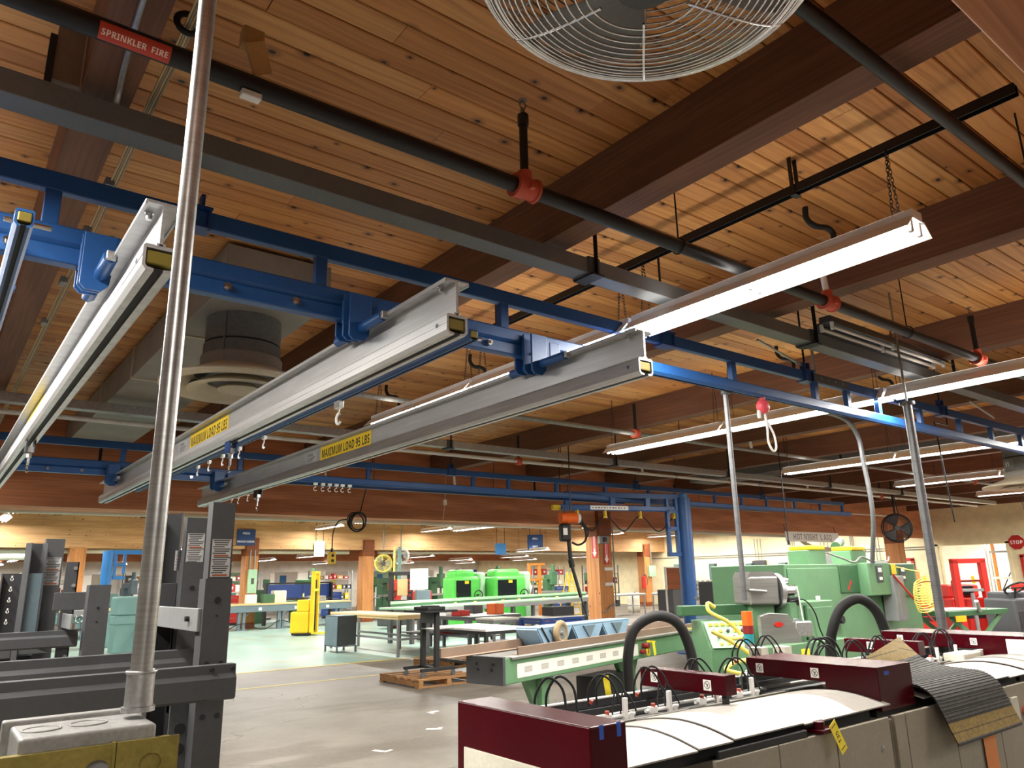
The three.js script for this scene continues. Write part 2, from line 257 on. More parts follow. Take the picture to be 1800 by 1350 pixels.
struct('trim_3', [b6(ROOM.x1 - 0.04, ROOM.x1 + 0.02, 0, 2.7, -14.88, -14.75), b6(ROOM.x1 - 0.04, ROOM.x1 + 0.02, 0, 2.7, -12.15, -12.02), b6(ROOM.x1 - 0.04, ROOM.x1 + 0.02, 2.62, 2.75, -14.88, -12.02)], M.wallYellow, 'cream frame round the wide doorway');

// ================= LAMPS =================
function lampLight(x, y, z, len) {
  const l = new THREE.RectAreaLight(LAMP_COLOR, LAMP_POWER, 0.2, len); l.position.set(x, y, z); l.rotation.x = -Math.PI / 2; l.name = 'lamp_light'; return l;
}
function makeLamp(L, lit = true) {
  const t = new THREE.Group();
  const prof = [[-0.16, -0.055], [-0.155, -0.055], [-0.075, 0.02], [0.075, 0.02], [0.155, -0.055], [0.16, -0.055], [0.08, 0.028], [-0.08, 0.028]];
  mesh('reflector', alongZ(extr(prof, L), 0, 0, -L / 2), M.enamel, t);
  mesh('housing', [r6(-0.06, 0.06, 0.028, 0.085, -L / 2, L / 2, 0.006)], M.enamel, t);
  for (const s of [-1, 1]) {
    for (const k of [-1, 1]) mesh('tube', cyl(0.019, L / 2 - 0.08, s * 0.055, -0.03, k * L / 4, 10, Math.PI / 2), lit ? tubeMat : tubeOff, t);
    mesh('lamp_holder', [-1, 0, 1].map((k) => r6(s * 0.055 - 0.016, s * 0.055 + 0.016, -0.062, 0.02, k * (L / 2 - 0.03) - 0.014, k * (L / 2 - 0.03) + 0.014, 0.005)), M.enamel, t);
  }
  if (lit) {
    t.add(lampLight(0, -0.066, 0, L - 0.05));
    mesh('added_uplight_strip', b6(-0.05, 0.05, 0.085, 0.088, -L / 2 + 0.05, L / 2 - 0.05), addedStripMat, t);   // glowing strip added on top of the housing to brighten the ceiling
    const u = new THREE.RectAreaLight(LAMP_COLOR, ADDED_UPLIGHT, 0.1, L - 0.1); u.position.set(0, 0.092, 0); u.rotation.x = Math.PI / 2; u.name = 'added_strip_light'; t.add(u);  // upward light added together with the glowing strip
  }
  return t;
}
function addLamp(x, y, z, L, label, lit = true, turn = 0, chainTo = 4.22, links = false) {
  const t = makeLamp(L, lit); t.name = numbered('strip_lamp'); scene.add(t); t.position.set(x, y, z); t.rotation.y = turn; tag(t, label, 'strip lamp', 'fluorescent strip lamps');
  const h = chainTo - y;
  if (h > 0.05) for (const s of [-1, 1]) { const ch = []; for (const q of [-1, 1]) {
    const a = V(q * 0.05, 0.085, s * (L / 2 - 0.12)), b = V(q * 0.003, h, s * (L / 2 - 0.12));
    if (!links) ch.push(rod(a.toArray(), b.toArray(), 0.004, 5));
    else { const n = Math.round(a.distanceTo(b) / 0.028); for (let i = 0; i < n; i++) { const p = a.clone().lerp(b, (i + 0.5) / n); ch.push(tor(0.013, 0.0035, 0, 0, 0, 0, i % 2 ? Math.PI / 2 : 0, 0, 8, 4).scale(0.7, 1.35, 0.7).translate(p.x, p.y, p.z)); } }
  }
  mesh('hanging_chain', ch, M.pipe, t); }
  return t;
}
const LZ = [-2.87, -5.2, -7.53], rowX = [-0.75, 4.45, 8.75, 13.8, 18.5, 23.2, 27.9, 32.2];
rowX.forEach((x, i) => LZ.forEach((z, k) => addLamp(x, 3.66, z, 2.3, ['nearest', 'middle', 'farthest'][k] + ' lit strip lamp of ' + (i === 0 ? 'the row at the left edge' : 'the ' + ORD[i - 1] + ' row right of the fan'), true, 0, i === 1 ? 4.22 : DECK, i === 1)));
[-1.5, 8.75, 18.5, 27.9].forEach((x, i) => [3, 7.5].forEach((z, k) => addLamp(x, 3.66, z, 2.3, 'unseen lit strip lamp behind the camera, ' + ORD[i] + ' column and ' + ORD[k] + ' row', true, 0, DECK)));  // unseen lamps put in to light the foreground
[-1.5].forEach((x, i) => addLamp(x, 3.66, -12.9, 2.3, 'unseen lit strip lamp added near the reddish girder at the left edge', true, 0, DECK));  // unseen lamp put in to brighten the girder
// the bay beyond: few hang low, most added out of sight to brighten it
[-17.6, -21.2, -24.7, -28.3].forEach((z, k) => [1.8, 7.2, 12.6, 17.6, 23, 28, 32.4].forEach((x, i) => addLamp(x, [3.72, 3.78, 3.8, i % 3 === 1 ? 2.95 : 3.8][k], z, 2.3, 'strip lamp, partly added set beyond first girder, ' + ORD[i] + ' from left in its ' + ORD[k] + ' row', true, 0, DECK)));
[-33.6, -39, -45.9].forEach((z, k) => [3, 8.5, 14, 20, 26, 31].forEach((x, i) => addLamp(x, 2.85, z, 2.3, 'lamp, partly added set in the farthest bay, ' + ORD[i] + ' from left in its ' + ORD[k] + ' row', true, 0, DECK)));  // rows filled out with added lamps to brighten the far bay
addLamp(12.05, 3.06, -17.2, 2.3, 'single low hung strip lamp just beyond the first girder', true, 0, DECK);
addLamp(ROOM.x1 + 3.9, 2.9, -13.4, 2.3, 'strip lamp inside the room beyond the yellow wall', true, 0, 3.2);
addLamp(ROOM.x1 + 1.4, 2.95, -15.4, 2.3, 'added second strip lamp inside the room beyond the yellow wall', true, 0, 3.2);  // second lamp added to brighten the room past the doorway
// dark hanging channel of the first lamp row, and the unlit lamp
{ const t = thing('hanging_channel', 'dark steel channel along the ceiling from which the nearest lamp row hangs', 'channel', [4.5, 4.25, 0]);
  mesh('channel', [b6(-0.03, 0.03, 0.028, 0.034, -13.5, -1.12), b6(-0.03, -0.024, -0.03, 0.03, -13.5, -1.12), b6(0.024, 0.03, -0.03, 0.03, -13.5, -1.12)], M.pipe, t);
  for (const z of [-2.5, -6.0, -10]) mesh('strap', [b6(-0.036, -0.032, -0.04, 0.25, z - 0.015, z + 0.015), b6(0.032, 0.036, -0.04, 0.25, z - 0.015, z + 0.015), b6(-0.036, 0.036, -0.046, -0.04, z - 0.022, z + 0.022)], M.pipe, t); }
{ const t = addLamp(8.0, 4.02, -3.62, 2.5, 'unlit dark strip lamp beside the grey overhead channel', false, Math.PI / 2, 4.02); t.userData.group = undefined; delete t.userData.group; t.children.filter((c) => /reflector|housing/.test(c.name)).forEach((c) => { c.material = M.greyDark; }); }

// ================= OVERHEAD PIPES, CHANNELS, DUCTS =================
{ // main sprinkler pipe, along x
  const t = thing('sprinkler_pipe', 'thick black sprinkler pipe crossing the ceiling with a red lettered band', 'pipe', [0, 3.85, -3.03]);
  mesh('pipe', rod([-3, 0, 0], [22, 0, 0], 0.046, 20), M.pipe, t);
  for (const x of [2.48, 5.75, 8.75, 11.8]) mesh('coupling', [rod([x - 0.07, 0, 0], [x + 0.07, 0, 0], 0.064, 20), rod([x - 0.078, 0, 0], [x - 0.062, 0, 0], 0.072, 20), rod([x + 0.062, 0, 0], [x + 0.078, 0, 0], 0.072, 20), rod([x, 0, 0], [x, 0.1, 0], 0.045, 14), bx(0.03, 0.03, 0.17, x, -0.02, 0)], M.clampRed, t);
  for (const x of [2.48, 8.75]) { const r = mesh('riser', [rod([x, 0.05, 0], [x, 0.44, 0], 0.026), cyl(0.034, 0.07, x, 0.45, 0, 8)], M.pipe, t); mesh('sprinkler_head', [cyl(0.014, 0.05, x, 0.505, 0, 8), tor(0.022, 0.005, x, 0.555, 0), cyl(0.028, 0.004, x, 0.585, 0, 12)], M.rust, r); }
  for (const x of [5.75, 11.8]) mesh('capped_riser', [rod([x, 0.05, 0], [x - 0.03, 0.26, 0], 0.026)], M.enamel, t, 'white stub standing on the pipe');
  for (const x of [3.84, 7.15, 10.4]) mesh('hanger', [tor(0.056, 0.006, x, 0, 0, 0, Math.PI / 2, 0, 20, 5), rod([x, 0.056, 0], [x, 0.65, 0], 0.006, 6)], M.pipe, t);
  const band = printed(0.3, 0.08, lettering('SPRINKLER  FIRE', '#f5e6dc', '#c2422f', 0.7), 900), g = new THREE.PlaneGeometry(0.27, 1, 1, 16), gp = g.attributes.position;
  for (let i = 0; i < gp.count; i++) { const a = -0.75 + (gp.getY(i)) * 1.7; gp.setXYZ(i, gp.getX(i), 0.0472 * Math.sin(a), 0.0472 * Math.cos(a)); } g.computeVertexNormals();
  mesh('lettered_band', g, band, t, 'red band lettered SPRINKLER FIRE').position.x = 0.4;
  mesh('tag_sleeve', r6(0.84, 0.93, -0.075, -0.045, -0.02, 0.03, 0.006), M.white, t);
}
{ const t = thing('sprinkler_pipe', 'black pipe crossing the ceiling right of the cage fan', 'pipe', [0, 3.98, -1.33]);
  mesh('pipe', rod([-3, 0, 0], [16, 0, 0], 0.036, 18), M.pipe, t); for (const x of [5.2, 8.4]) mesh('hanger', rod([x, 0, 0], [x, 0.52, 0], 0.006, 6), M.pipe, t); }
function farPipe(y, z, x0, x1, r, ri, label, mat = M.galvDull) {
  const t = thing('overhead_pipe', label, 'pipe', [0, y, z]); mesh('pipe', rod([x0, 0, 0], [x1, 0, 0], r, 12), mat, t);
  ri.forEach((x, i) => { if (i % 2) mesh('capped_riser', rod([x, r, 0], [x - 0.02, 0.25, 0], 0.028, 10), M.enamel, t); else mesh('riser', [rod([x, r, 0], [x, 0.5, 0], 0.026, 8)], M.pipe, t); if (!(i % 2)) mesh('coupling', cyl(0.075, 0.1, x, 0, 0, 12, 0, 0, Math.PI / 2), M.clampRed, t); });
  for (const x of ri) mesh('hanger', [rod([x + 1.1, 0, 0], [x + 1.1, DECK - y, 0], 0.007, 5), tor(r + 0.012, 0.006, x + 1.1, 0, 0, 0, Math.PI / 2, 0, 12, 4)], M.pipe, t); return t;
}
farPipe(3.9, -8.25, 2.7, 28, 0.036, [8.95, 12.1, 15.3, 18.6, 22], 'grey pipe with a white stub crossing between the lamp rows in mid hall');
farPipe(3.85, -11.3, 0, 30, 0.034, [8.9, 12.4, 15.6, 19, 23], 'pale pipe running just in front of the far blue runway', M.white);
farPipe(3.7, -14.3, 0, 30, 0.026, [3.2, 9.4, 17, 23], 'thin pale pipe along the top of the reddish girder', M.white);
farPipe(3.62, -14.6, 0, 22, 0.022, [2.2, 6.4, 12], 'second thin pipe along the top of the reddish girder', M.galvDull);
solo('wall_pipe', [rod([-2, 2.98, -15.55], [14.4, 2.98, -15.55], 0.06, 12), rod([15.1, 2.98, -15.55], [24.5, 2.94, -15.55], 0.07, 12), hose([[24.5, 2.94, -15.55], [25.2, 2.85, -15.6], [26, 2.62, -15.7], [27, 2.5, -15.7], [30, 2.46, -15.7]], 0.075, 24, 10)], M.cream, 'long pale pipe under the lower edge of the reddish girder', 'pipe');
solo('wall_pipe', [rod([-2, 2.9, -30.6], [14.6, 2.9, -30.6], 0.09, 10), rod([16, 2.9, -30.6], [30, 2.9, -30.6], 0.07, 10)], M.cream, 'pale pipe under the lower edge of the orange girder', 'pipe');
solo('bent_vent_pipe', hose([[1.0, 2.5, -25], [2.6, 2.5, -25], [2.95, 2.48, -25], [3.05, 2.3, -25], [3.05, 1.9, -25]], 0.09, 30, 10), M.cream, 'cream bent pipe elbow above the leftmost frame post', 'pipe');
// rectangular channels along x
function channel(y, z, x0, x1, h, w, label, joints, mat) {
  const t = thing('overhead_channel', label, 'channel', [0, y, z]);
  mesh('channel', [r6(x0, x1, 0, h, -w, 0, 0.006)], mat, t);
  for (const x of joints) { mesh('joint_collar', r6(x - 0.06, x + 0.06, -0.012, h + 0.01, -w - 0.01, 0.012, 0.004), M.steelGrey, t); const s = mesh('hanger_strap', [b6(x - 0.004, x + 0.004, -0.02, DECK - y, 0.014, 0.05)], M.pipe, t); mesh('strap_foot', b6(x - 0.06, x + 0.06, -0.024, -0.012, -w, 0.05), M.pipe, s); }
  return t;
}
channel(3.85, -3.73, -3, 26, 0.125, 0.16, 'grey painted wiring channel running overhead under the plank ceiling', [3.7, 6.7, 9.85, 13, 17], M.strut);
channel(3.85, -10.65, -2, 30, 0.12, 0.16, 'pale grey wiring channel crossing mid hall before the far runway', [3.05, 6.9, 10.9, 14.6, 19, 23], M.galv);
// bent galvanised conduit by the upper left corner
solo('conduit_drop', [hose([[0.40, 4.05, -2.2], [0.41, 4.05, -3.0], [0.44, 4.05, -3.6], [0.45, 4.03, -3.72], [0.45, 3.97, -3.78]], 0.014, 30, 10), cyl(0.02, 0.02, 0.45, 3.975, -3.78, 12)], M.galv, 'short bent galvanised conduit dropping into the grey channel at upper left', 'conduit');
{ const t = thing('beam_bracket', 'dark steel bracket on the left ceiling beam above the grey channel', 'bracket', [0.3, 4.06, -3.85]); mesh('plate', [b6(-0.13, -0.01, 0.0, 0.3, -0.02, 0.02)], M.rust, t); mesh('flange', [b6(-0.16, -0.13, -0.05, 0.24, -0.03, 0.03)], M.pipe, t); }
// cables strung along the left beam
{ const t = thing('cable_run', 'bundle of tan cables strapped along the side of the left ceiling beam', 'cables', [0.6, 4.08, 0]);
  for (let i = 0; i < 4; i++) mesh('cable', hose([[0.02 * i, 0.06 + 0.02 * (i % 2), -1], [0.015 * i, 0.1, -2.3], [0.012 * i + 0.02, 0.08, -3.2], [0.012 * i, 0.02, -4 - i * 0.05], [0.008 + 0.016 * i, 0.03, -6.2], [0.012 * i, 0, -9.5], [0.016 * i, 0.04, -14.8]], 0.006, 40, 5), i % 2 ? M.putty : M.tan, t);
  for (const z of [-2.3, -3.2]) mesh('cable_tie', tor(0.05, 0.016, 0.03, 0.09, z, 0, 0, 0, 16, 6), M.rubber, t);
  for (const z of [-4.9, -5.7, -6.8, -8]) mesh('conduit_clip', b6(-0.03, 0.02, -0.02, 0.03, z, z + 0.12), M.galvDull, t); }
// goosenecked stub pipes at the ceiling
[[5.25, -2.85, 'near the unlit side of the first lamp'], [5.3, -7.7, 'between the middle and right bridge beams'], [5.15, -9.7, 'beyond the middle bridge beam'], [8.4, -5.2, 'left of the pink cord reel'], [10.6, -5, 'right of the pink cord reel']].forEach(([x, z, s]) =>
  solo('drain_stub', hose([[x, DECK, z], [x, 4.4, z], [x + 0.03, 4.33, z + 0.04], [x + 0.12, 4.31, z + 0.1], [x + 0.15, 4.27, z + 0.12], [x + 0.15, 4.18, z + 0.12]], 0.024, 24, 8), M.pipe, 'black gooseneck drain stub at the plank ceiling ' + s, 'pipe stub', 'gooseneck stubs'));
solo('rag', [r6(0.82, 0.92, 4.02, 4.12, -3.05, -2.98, 0.012), bx(0.09, 0.14, 0.02, 0.9, 3.98, -3.0, 0.4, 0.2, 0.5)], M.cardboard, 'crumpled brown cloth stuffed behind the black sprinkler pipe', 'cloth');
// ---- air duct with round diffusers
function diffuser(x, y, z, R, r, H, label, text) {
  const t = thing('air_diffuser', label, 'air diffuser', [x, y, z]);
  mesh('drop_duct', [cyl(r, H * 0.45, 0, H * 0.775 + 0.02, 0, 40), cyl(r * 1.02, H * 0.5, 0, H * 0.3, 0, 40), bx(0.012, H * 0.9, 0.02, -r * 0.72, H * 0.5, r * 0.72, 0, -0.78, 0)], M.ductDark, t);
  mesh('collar', lathe([[r * 1.04, 0.1], [r * 1.06, 0.1], [r * 1.08, 0.22], [r * 1.02, 0.24]], 0, 0, 0, 40), M.duct, t);
  mesh('outer_cone', lathe([[r * 1.0, 0.14], [r * 1.2, 0.1], [R * 0.78, 0.04], [R, -0.02], [R, -0.05], [R * 0.86, -0.055], [R * 0.8, -0.03], [R * 0.6, 0.05], [r, 0.11]], 0, 0, 0, 48), M.ductPale, t);
  mesh('middle_cone', lathe([[R * 0.44, 0.02], [R * 0.66, -0.065], [R * 0.66, -0.08], [R * 0.56, -0.075], [R * 0.42, -0.005], [R * 0.44, 0.02]], 0, 0, 0, 48), M.ductPale, t);
  mesh('inner_cone', lathe([[0.001, -0.01], [R * 0.2, -0.02], [R * 0.29, -0.06], [R * 0.28, -0.07], [0.001, -0.07]], 0, 0, 0, 40), M.ductPale, t);
  mesh('dark_gap_disc', cyl(R * 0.62, 0.02, 0, 0.07, 0, 40), M.black, t);  // black disc, its colour giving the shade in the gaps between the cones
  mesh('spokes', [0, 1, 2, 3].map((k) => bar([0, 0.05, 0], [Math.cos(k * 1.57 + 0.6) * R * 0.7, 0.03, Math.sin(k * 1.57 + 0.6) * R * 0.7], 0.02)), M.black, t);
  if (text) { const m = printed(0.3, 0.2, (k, W, Hh) => { k.fillStyle = '#7d7d79'; k.fillRect(0, 0, W, Hh); k.fillStyle = '#e8e6e0'; k.font = 'bold ' + Math.round(Hh * 0.6) + 'px sans-serif'; k.textAlign = 'center'; k.textBaseline = 'middle'; k.fillText(text, W / 2, Hh / 2); });
    const a = -Math.PI * 0.72, g = new THREE.CylinderGeometry(r * 1.025, r * 1.025, 0.2, 10, 1, true, a - 0.15 / r, 0.3 / r); mesh('number', g, m, t, 'painted duct number').position.y = H * 0.42; }
  return t;
}
diffuser(2.13, 3.47, -6.9, 0.7, 0.34, 0.63, 'large round beige ceiling diffuser behind the left and middle bridge beams', '60');
diffuser(16.6, 3.2, -5.2, 0.85, 0.42, 0.9, 'round air diffuser with a painted number at the right edge', '51');
{ const t = thing('duct_trunk', 'rectangular beige air duct trunk along the ceiling above the round diffuser', 'air duct', [0, 0, 0]);
  mesh('duct_body', [r6(1.68, 2.62, 4.08, 4.46, -14.9, -6.05, 0.008)], M.duct, t); for (const z of [-7.6, -9.6, -11.6]) mesh('duct_seam', b6(1.665, 2.635, 4.065, 4.47, z - 0.02, z + 0.02), M.ductPale, t); }
{ const t = thing('duct_trunk', 'grey air duct trunk along the ceiling above the numbered diffuser', 'air duct', [0, 0, 0]); mesh('duct_body', r6(16.1, 17.1, 4.05, 4.46, -13, -2, 0.01), M.ductDark, t); for (const z of [-4, -7, -10]) mesh('duct_seam', b6(16.08, 17.12, 4.03, 4.47, z - 0.02, z + 0.02), M.duct, t); }

// ================= FANS =================
function cageFan(name, label, R, wire, rings, pos, quat, M1, bladeMat, mount) {
  const t = thing(name, label, 'fan', pos); t.quaternion.copy(quat);   // axis along local y, guard opening towards -y
  const D = R * 0.42, prof = (s) => { const a = s * Math.PI / 2; return [R * Math.pow(Math.sin(a), 0.85), Math.cos(a)]; };
  const w = []; for (let i = 1; i <= rings; i++) { const s = 0.14 + 0.86 * i / rings, [r, c] = prof(s); w.push(tor(r, wire, 0, -D / 2 * Math.pow(c, 0.6) , 0, Math.PI / 2, 0, 0, 72, 5)); }
  mesh('front_guard', w, M1, t);
  const bk = []; for (let i = 1; i <= Math.round(rings * 0.75); i++) { const s = 0.3 + 0.7 * i / (rings * 0.75), [r, c] = prof(Math.min(1, s)); bk.push(tor(r, wire, 0, D / 2 * Math.pow(c, 0.6), 0, Math.PI / 2, 0, 0, 64, 5)); }
  mesh('rear_guard', bk, M1, t);
  mesh('guard_rims', [tor(R, wire * 2.2, 0, 0.012, 0, Math.PI / 2, 0, 0, 80, 8), tor(R * 0.995, wire * 1.8, 0, -0.03, 0, Math.PI / 2, 0, 0, 80, 8), tor(R * 0.9, wire * 2, 0, -D / 2 * 0.62, 0, Math.PI / 2, 0, 0, 80, 8)], M1, t);
  for (let k = 0; k < 6; k++) { const a = k * Math.PI / 3 + 0.3, pts = (sg) => [0.15, 0.4, 0.65, 0.85, 1].map((s) => { const [r, c] = prof(s); return [r * Math.cos(a), sg * D / 2 * Math.pow(c, 0.6), r * Math.sin(a)]; }); mesh('guard_rib', [hose(pts(-1), wire * 1.5, 16, 5), hose(pts(1), wire * 1.5, 16, 5)], M1, t); }
  mesh('hub', [cyl(R * 0.14, D * 0.5, 0, 0.02, 0, 20), cyl(R * 0.17, 0.02, 0, -D * 0.46, 0, 20)], M.greyDark, t);
  for (let k = 0; k < 3; k++) {
    const a0 = k * 2.094 + 0.8, P = [], N = 9, Q = 7; const g = new THREE.PlaneGeometry(1, 1, N, Q), p = g.attributes.position;
    for (let i = 0; i < p.count; i++) { const u = p.getX(i) + 0.5, v = p.getY(i) + 0.5, r = R * (0.12 + 0.78 * u), half = (0.34 + 0.2 * Math.sin(u * 2.4)) , a = a0 + (v - 0.5) * 2 * half; p.setXYZ(i, r * Math.cos(a), (v - 0.5) * D * 0.5 * (1 - 0.45 * u), r * Math.sin(a)); }
    g.computeVertexNormals(); const g2 = g.clone().translate(0, 0.003, 0); mesh('blade', [g, g2], bladeMat, t);
  }
  mesh('motor', [cyl(R * 0.2, D * 0.5, 0, D * 0.55, 0, 20), cyl(R * 0.12, D * 0.25, 0, D * 0.9, 0, 16)], M.greyDark, t);
  if (mount) mesh('mount_pole', mount, M.pipe, t);
  return t;
}
bladeGrey: { const q = new THREE.Quaternion().setFromEuler(new THREE.Euler(0.05, 0.0, -0.08));
  cageFan('cage_fan', 'large wire cage fan with grey blades hanging at the top of the frame', 0.55, 0.0036, 20, [1.56, 3.56, -1.27], q, M.chrome, std('#8a8b8c', 0.5, 0.1, wearTex), [rod([0, 0.15, 0], [-0.08, 1.12, 0.05], 0.02)]); }
{ const q = new THREE.Quaternion().setFromUnitVectors(V(0, -1, 0), V(-0.83, -0.05, 0.55).normalize());
  cageFan('wall_fan', 'dark round cage fan hanging below the girder above the green machine', 0.42, 0.005, 10, [22.9, 2.88, -10.9], q, M.pipe, M.steelGrey, null);
  const p = thing('fan_drop_pole', 'pole carrying the dark round fan from the ceiling', 'pole', [22.9, 2.88, -10.9]); mesh('pole', [rod([0, 0.42, 0], [0, 1.62, 0], 0.03), rod([0.22, 0.35, 0], [0.1, 1.0, 0], 0.014)], M.pipe, p); }

// ================= WORKSTATION CRANE =================
const trackProf = (w, h, s = 0.012) => [[-w / 2, h - s], [-w / 2, s * 2], [-w / 2 + s * 1.6, 0], [-w * 0.14, 0], [-w * 0.14, s], [-w / 2 + s * 2, s * 1.4], [-w / 2 + s * 1.2, s * 2.6], [-w / 2 + s * 1.2, h - s * 1.6], [w / 2 - s * 1.2, h - s * 1.6], [w / 2 - s * 1.2, s * 2.6], [w / 2 - s * 2, s * 1.4], [w * 0.14, s], [w * 0.14, 0], [w / 2 - s * 1.6, 0], [w / 2, s * 2], [w / 2, h - s], [w / 2 - s, h], [-w / 2 + s, h]];
function runway(label, y, z, x0, x1, xs, clamps) {
  const t = thing('crane_runway', label, 'crane rail', [0, y, z]);
  mesh('track', alongX(extr(trackProf(0.085, 0.11), x1 - x0), x0, 0, 0), M.blue, t);
  mesh('top_chord', r6(x0 + 0.1, x1 - 0.3, 0.295, 0.40, -0.03, 0.03, 0.008), M.blue, t);
  for (const x of xs) mesh('upright', r6(x - 0.037, x + 0.037, 0.105, 0.3, -0.028, 0.028, 0.005), M.blue, t);
  for (const x of clamps) { const c = mesh('hanger_clamp', [b6(x - 0.09, x + 0.09, 0.40, 0.415, -0.06, 0.06), b6(x - 0.09, x + 0.09, 0.282, 0.295, -0.06, 0.06), b6(x - 0.05, x - 0.03, 0.415, 0.5, -0.03, 0.03), b6(x + 0.03, x + 0.05, 0.415, 0.5, -0.03, 0.03), b6(x - 0.085, x - 0.07, 0.282, 0.415, 0.035, 0.05), b6(x + 0.07, x + 0.085, 0.282, 0.415, 0.035, 0.05)], M.blueDeep, t); mesh('hanger_rod', rod([x, 0.44, 0], [x, DECK - y, 0], 0.011, 8), M.pipe, c); }
  return t;
}
const rw = runway('near blue crane runway truss holding the three aluminium bridge beams', 3.325, -4.15, -2.5, 15, [0.27, 1.72, 3.15, 4.55, 5.9, 7.34, 8.0, 8.7, 9.75, 10.9, 11.95, 13.05, 14.2], [0.95, 4.95, 7.2, 10.4, 13.6]);
mesh('splice_bar', [r6(7.3, 8.0, 0.30, 0.395, 0.031, 0.04, 0.003)], M.steelGrey, rw);
for (const x of [7.42, 7.56, 7.7, 7.86]) mesh('splice_bolt', cyl(0.01, 0.012, x, 0.35, 0.045, 6, Math.PI / 2), M.chrome, rw);
for (const x of [7.2, 12.2]) mesh('sway_brace', rod([x - 0.02, 0.46, 0.0], [x - 0.85, 0.6, 0.02], 0.013, 8), M.galv, rw);
const rw2 = runway('far blue crane runway truss in front of the reddish girder', 3.25, -11.7, -2, 21.8, [0.4, 2.05, 3.7, 5.9, 8.1, 8.95, 10.2, 11.6, 13.0, 14.2, 15.4, 16.5, 17.6, 18.9, 20.2, 21.4], [2.6, 7.6, 12.6, 17.4]);
{ const t = thing('crane_runway', 'second far blue rail just behind the far runway', 'crane rail', [0, 3.3, -12.5]);
  mesh('track', r6(-1, 13, 0, 0.1, -0.04, 0.04, 0.012), M.blueDeep, t); mesh('hanger_rod', rod([4.0, 0.1, 0], [4.0, DECK - 3.3, 0], 0.011, 8), M.pipe, t); mesh('hanger_rod', rod([11.0, 0.1, 0], [11.0, DECK - 3.3, 0], 0.011, 8), M.pipe, t); }

const loadPrint = printed(1.25, 0.16, (k, W, H) => { k.fillStyle = '#f2cf2a'; k.fillRect(0, 0, W, H); k.fillStyle = '#231d08'; k.textAlign = 'center'; k.textBaseline = 'middle'; k.font = 'bold ' + Math.round(H * 0.74) + 'px sans-serif'; k.save(); k.translate(W / 2, H * 0.53); const w = k.measureText('MAXIMUM LOAD 95 LBS').width; k.scale(W * 0.95 / w, 1.12); k.fillText('MAXIMUM LOAD 95 LBS', 0, 0); k.restore(); }, 500);
const makerPrint = printed(0.3, 0.12, (k, W, H) => { k.fillStyle = '#b9babb'; k.fillRect(0, 0, W, H); k.fillStyle = '#3a3c40'; k.font = 'bold ' + Math.round(H * 0.36) + 'px sans-serif'; k.textBaseline = 'middle'; k.fillText('GORBEL', W * 0.04, H * 0.25); k.font = Math.round(H * 0.15) + 'px sans-serif'; for (let i = 0; i < 3; i++) k.fillRect(W * 0.04, H * (0.5 + i * 0.15), W * (0.8 - i * 0.12), H * 0.06); }, 500);
function bridge(xc, label) {
  const zN = -3.065, zF = -12.75, L = zN - zF, y = 2.875;
  const t = thing('bridge_beam', label, 'crane beam', [xc, y, 0]);
  mesh('web', [b6(-0.007, 0.007, 0.105, 0.295, zF, zN), r6(-0.02, 0.02, 0.1, 0.125, zF, zN, 0.006)], M.alu, t);
  mesh('top_flange', [r6(-0.075, 0.075, 0.293, 0.307, zF, zN, 0.004), b6(-0.075, -0.067, 0.283, 0.295, zF, zN), b6(0.067, 0.075, 0.283, 0.295, zF, zN)], M.alu, t);
  const tr = mesh('track', [alongZ(extr(trackProf(0.128, 0.112, 0.01), L), 0, 0, zF), b6(-0.0665, -0.064, 0.058, 0.062, zF, zN)], M.alu, t);
  mesh('slot_lining', b6(-0.017, 0.017, 0.009, 0.011, zF, zN), M.rubber, tr);
  for (const z of [zN - 0.025, zF + 0.025]) mesh('bumper', r6(-0.05, 0.05, 0.03, 0.09, z - 0.02, z + 0.02, 0.008), M.brass, t);
  for (const s of [-1]) mesh('stop_bolt', cyl(0.012, 0.14, 0, 0.062, zN - 0.09, 6, 0, 0, Math.PI / 2), M.chrome, t);
  mesh('flange_bolt', [cyl(0.014, 0.05, -0.04, 0.285, zN - 0.1, 6), cyl(0.02, 0.004, -0.04, 0.29, zN - 0.1, 10)], M.chrome, t);
  sheet('load_label', 1.25, 0.16, loadPrint, t, [-0.0085, 0.2, -7.43], [0, -Math.PI / 2, 0], 'yellow label reading MAXIMUM LOAD 95 LBS');
  sheet('maker_label', 0.3, 0.12, makerPrint, t, [-0.0085, 0.2, -8.3], [0, -Math.PI / 2, 0], 'small printed maker label');
  return t;
}
const bridges = [[0.59, 'leftmost aluminium bridge beam, seen nearly end-on behind the upright conduit'], [2.03, 'middle aluminium bridge beam with a yellow load label'], [3.46, 'right aluminium bridge beam with a yellow load label']];
bridges.forEach(([x, l]) => bridge(x, l));
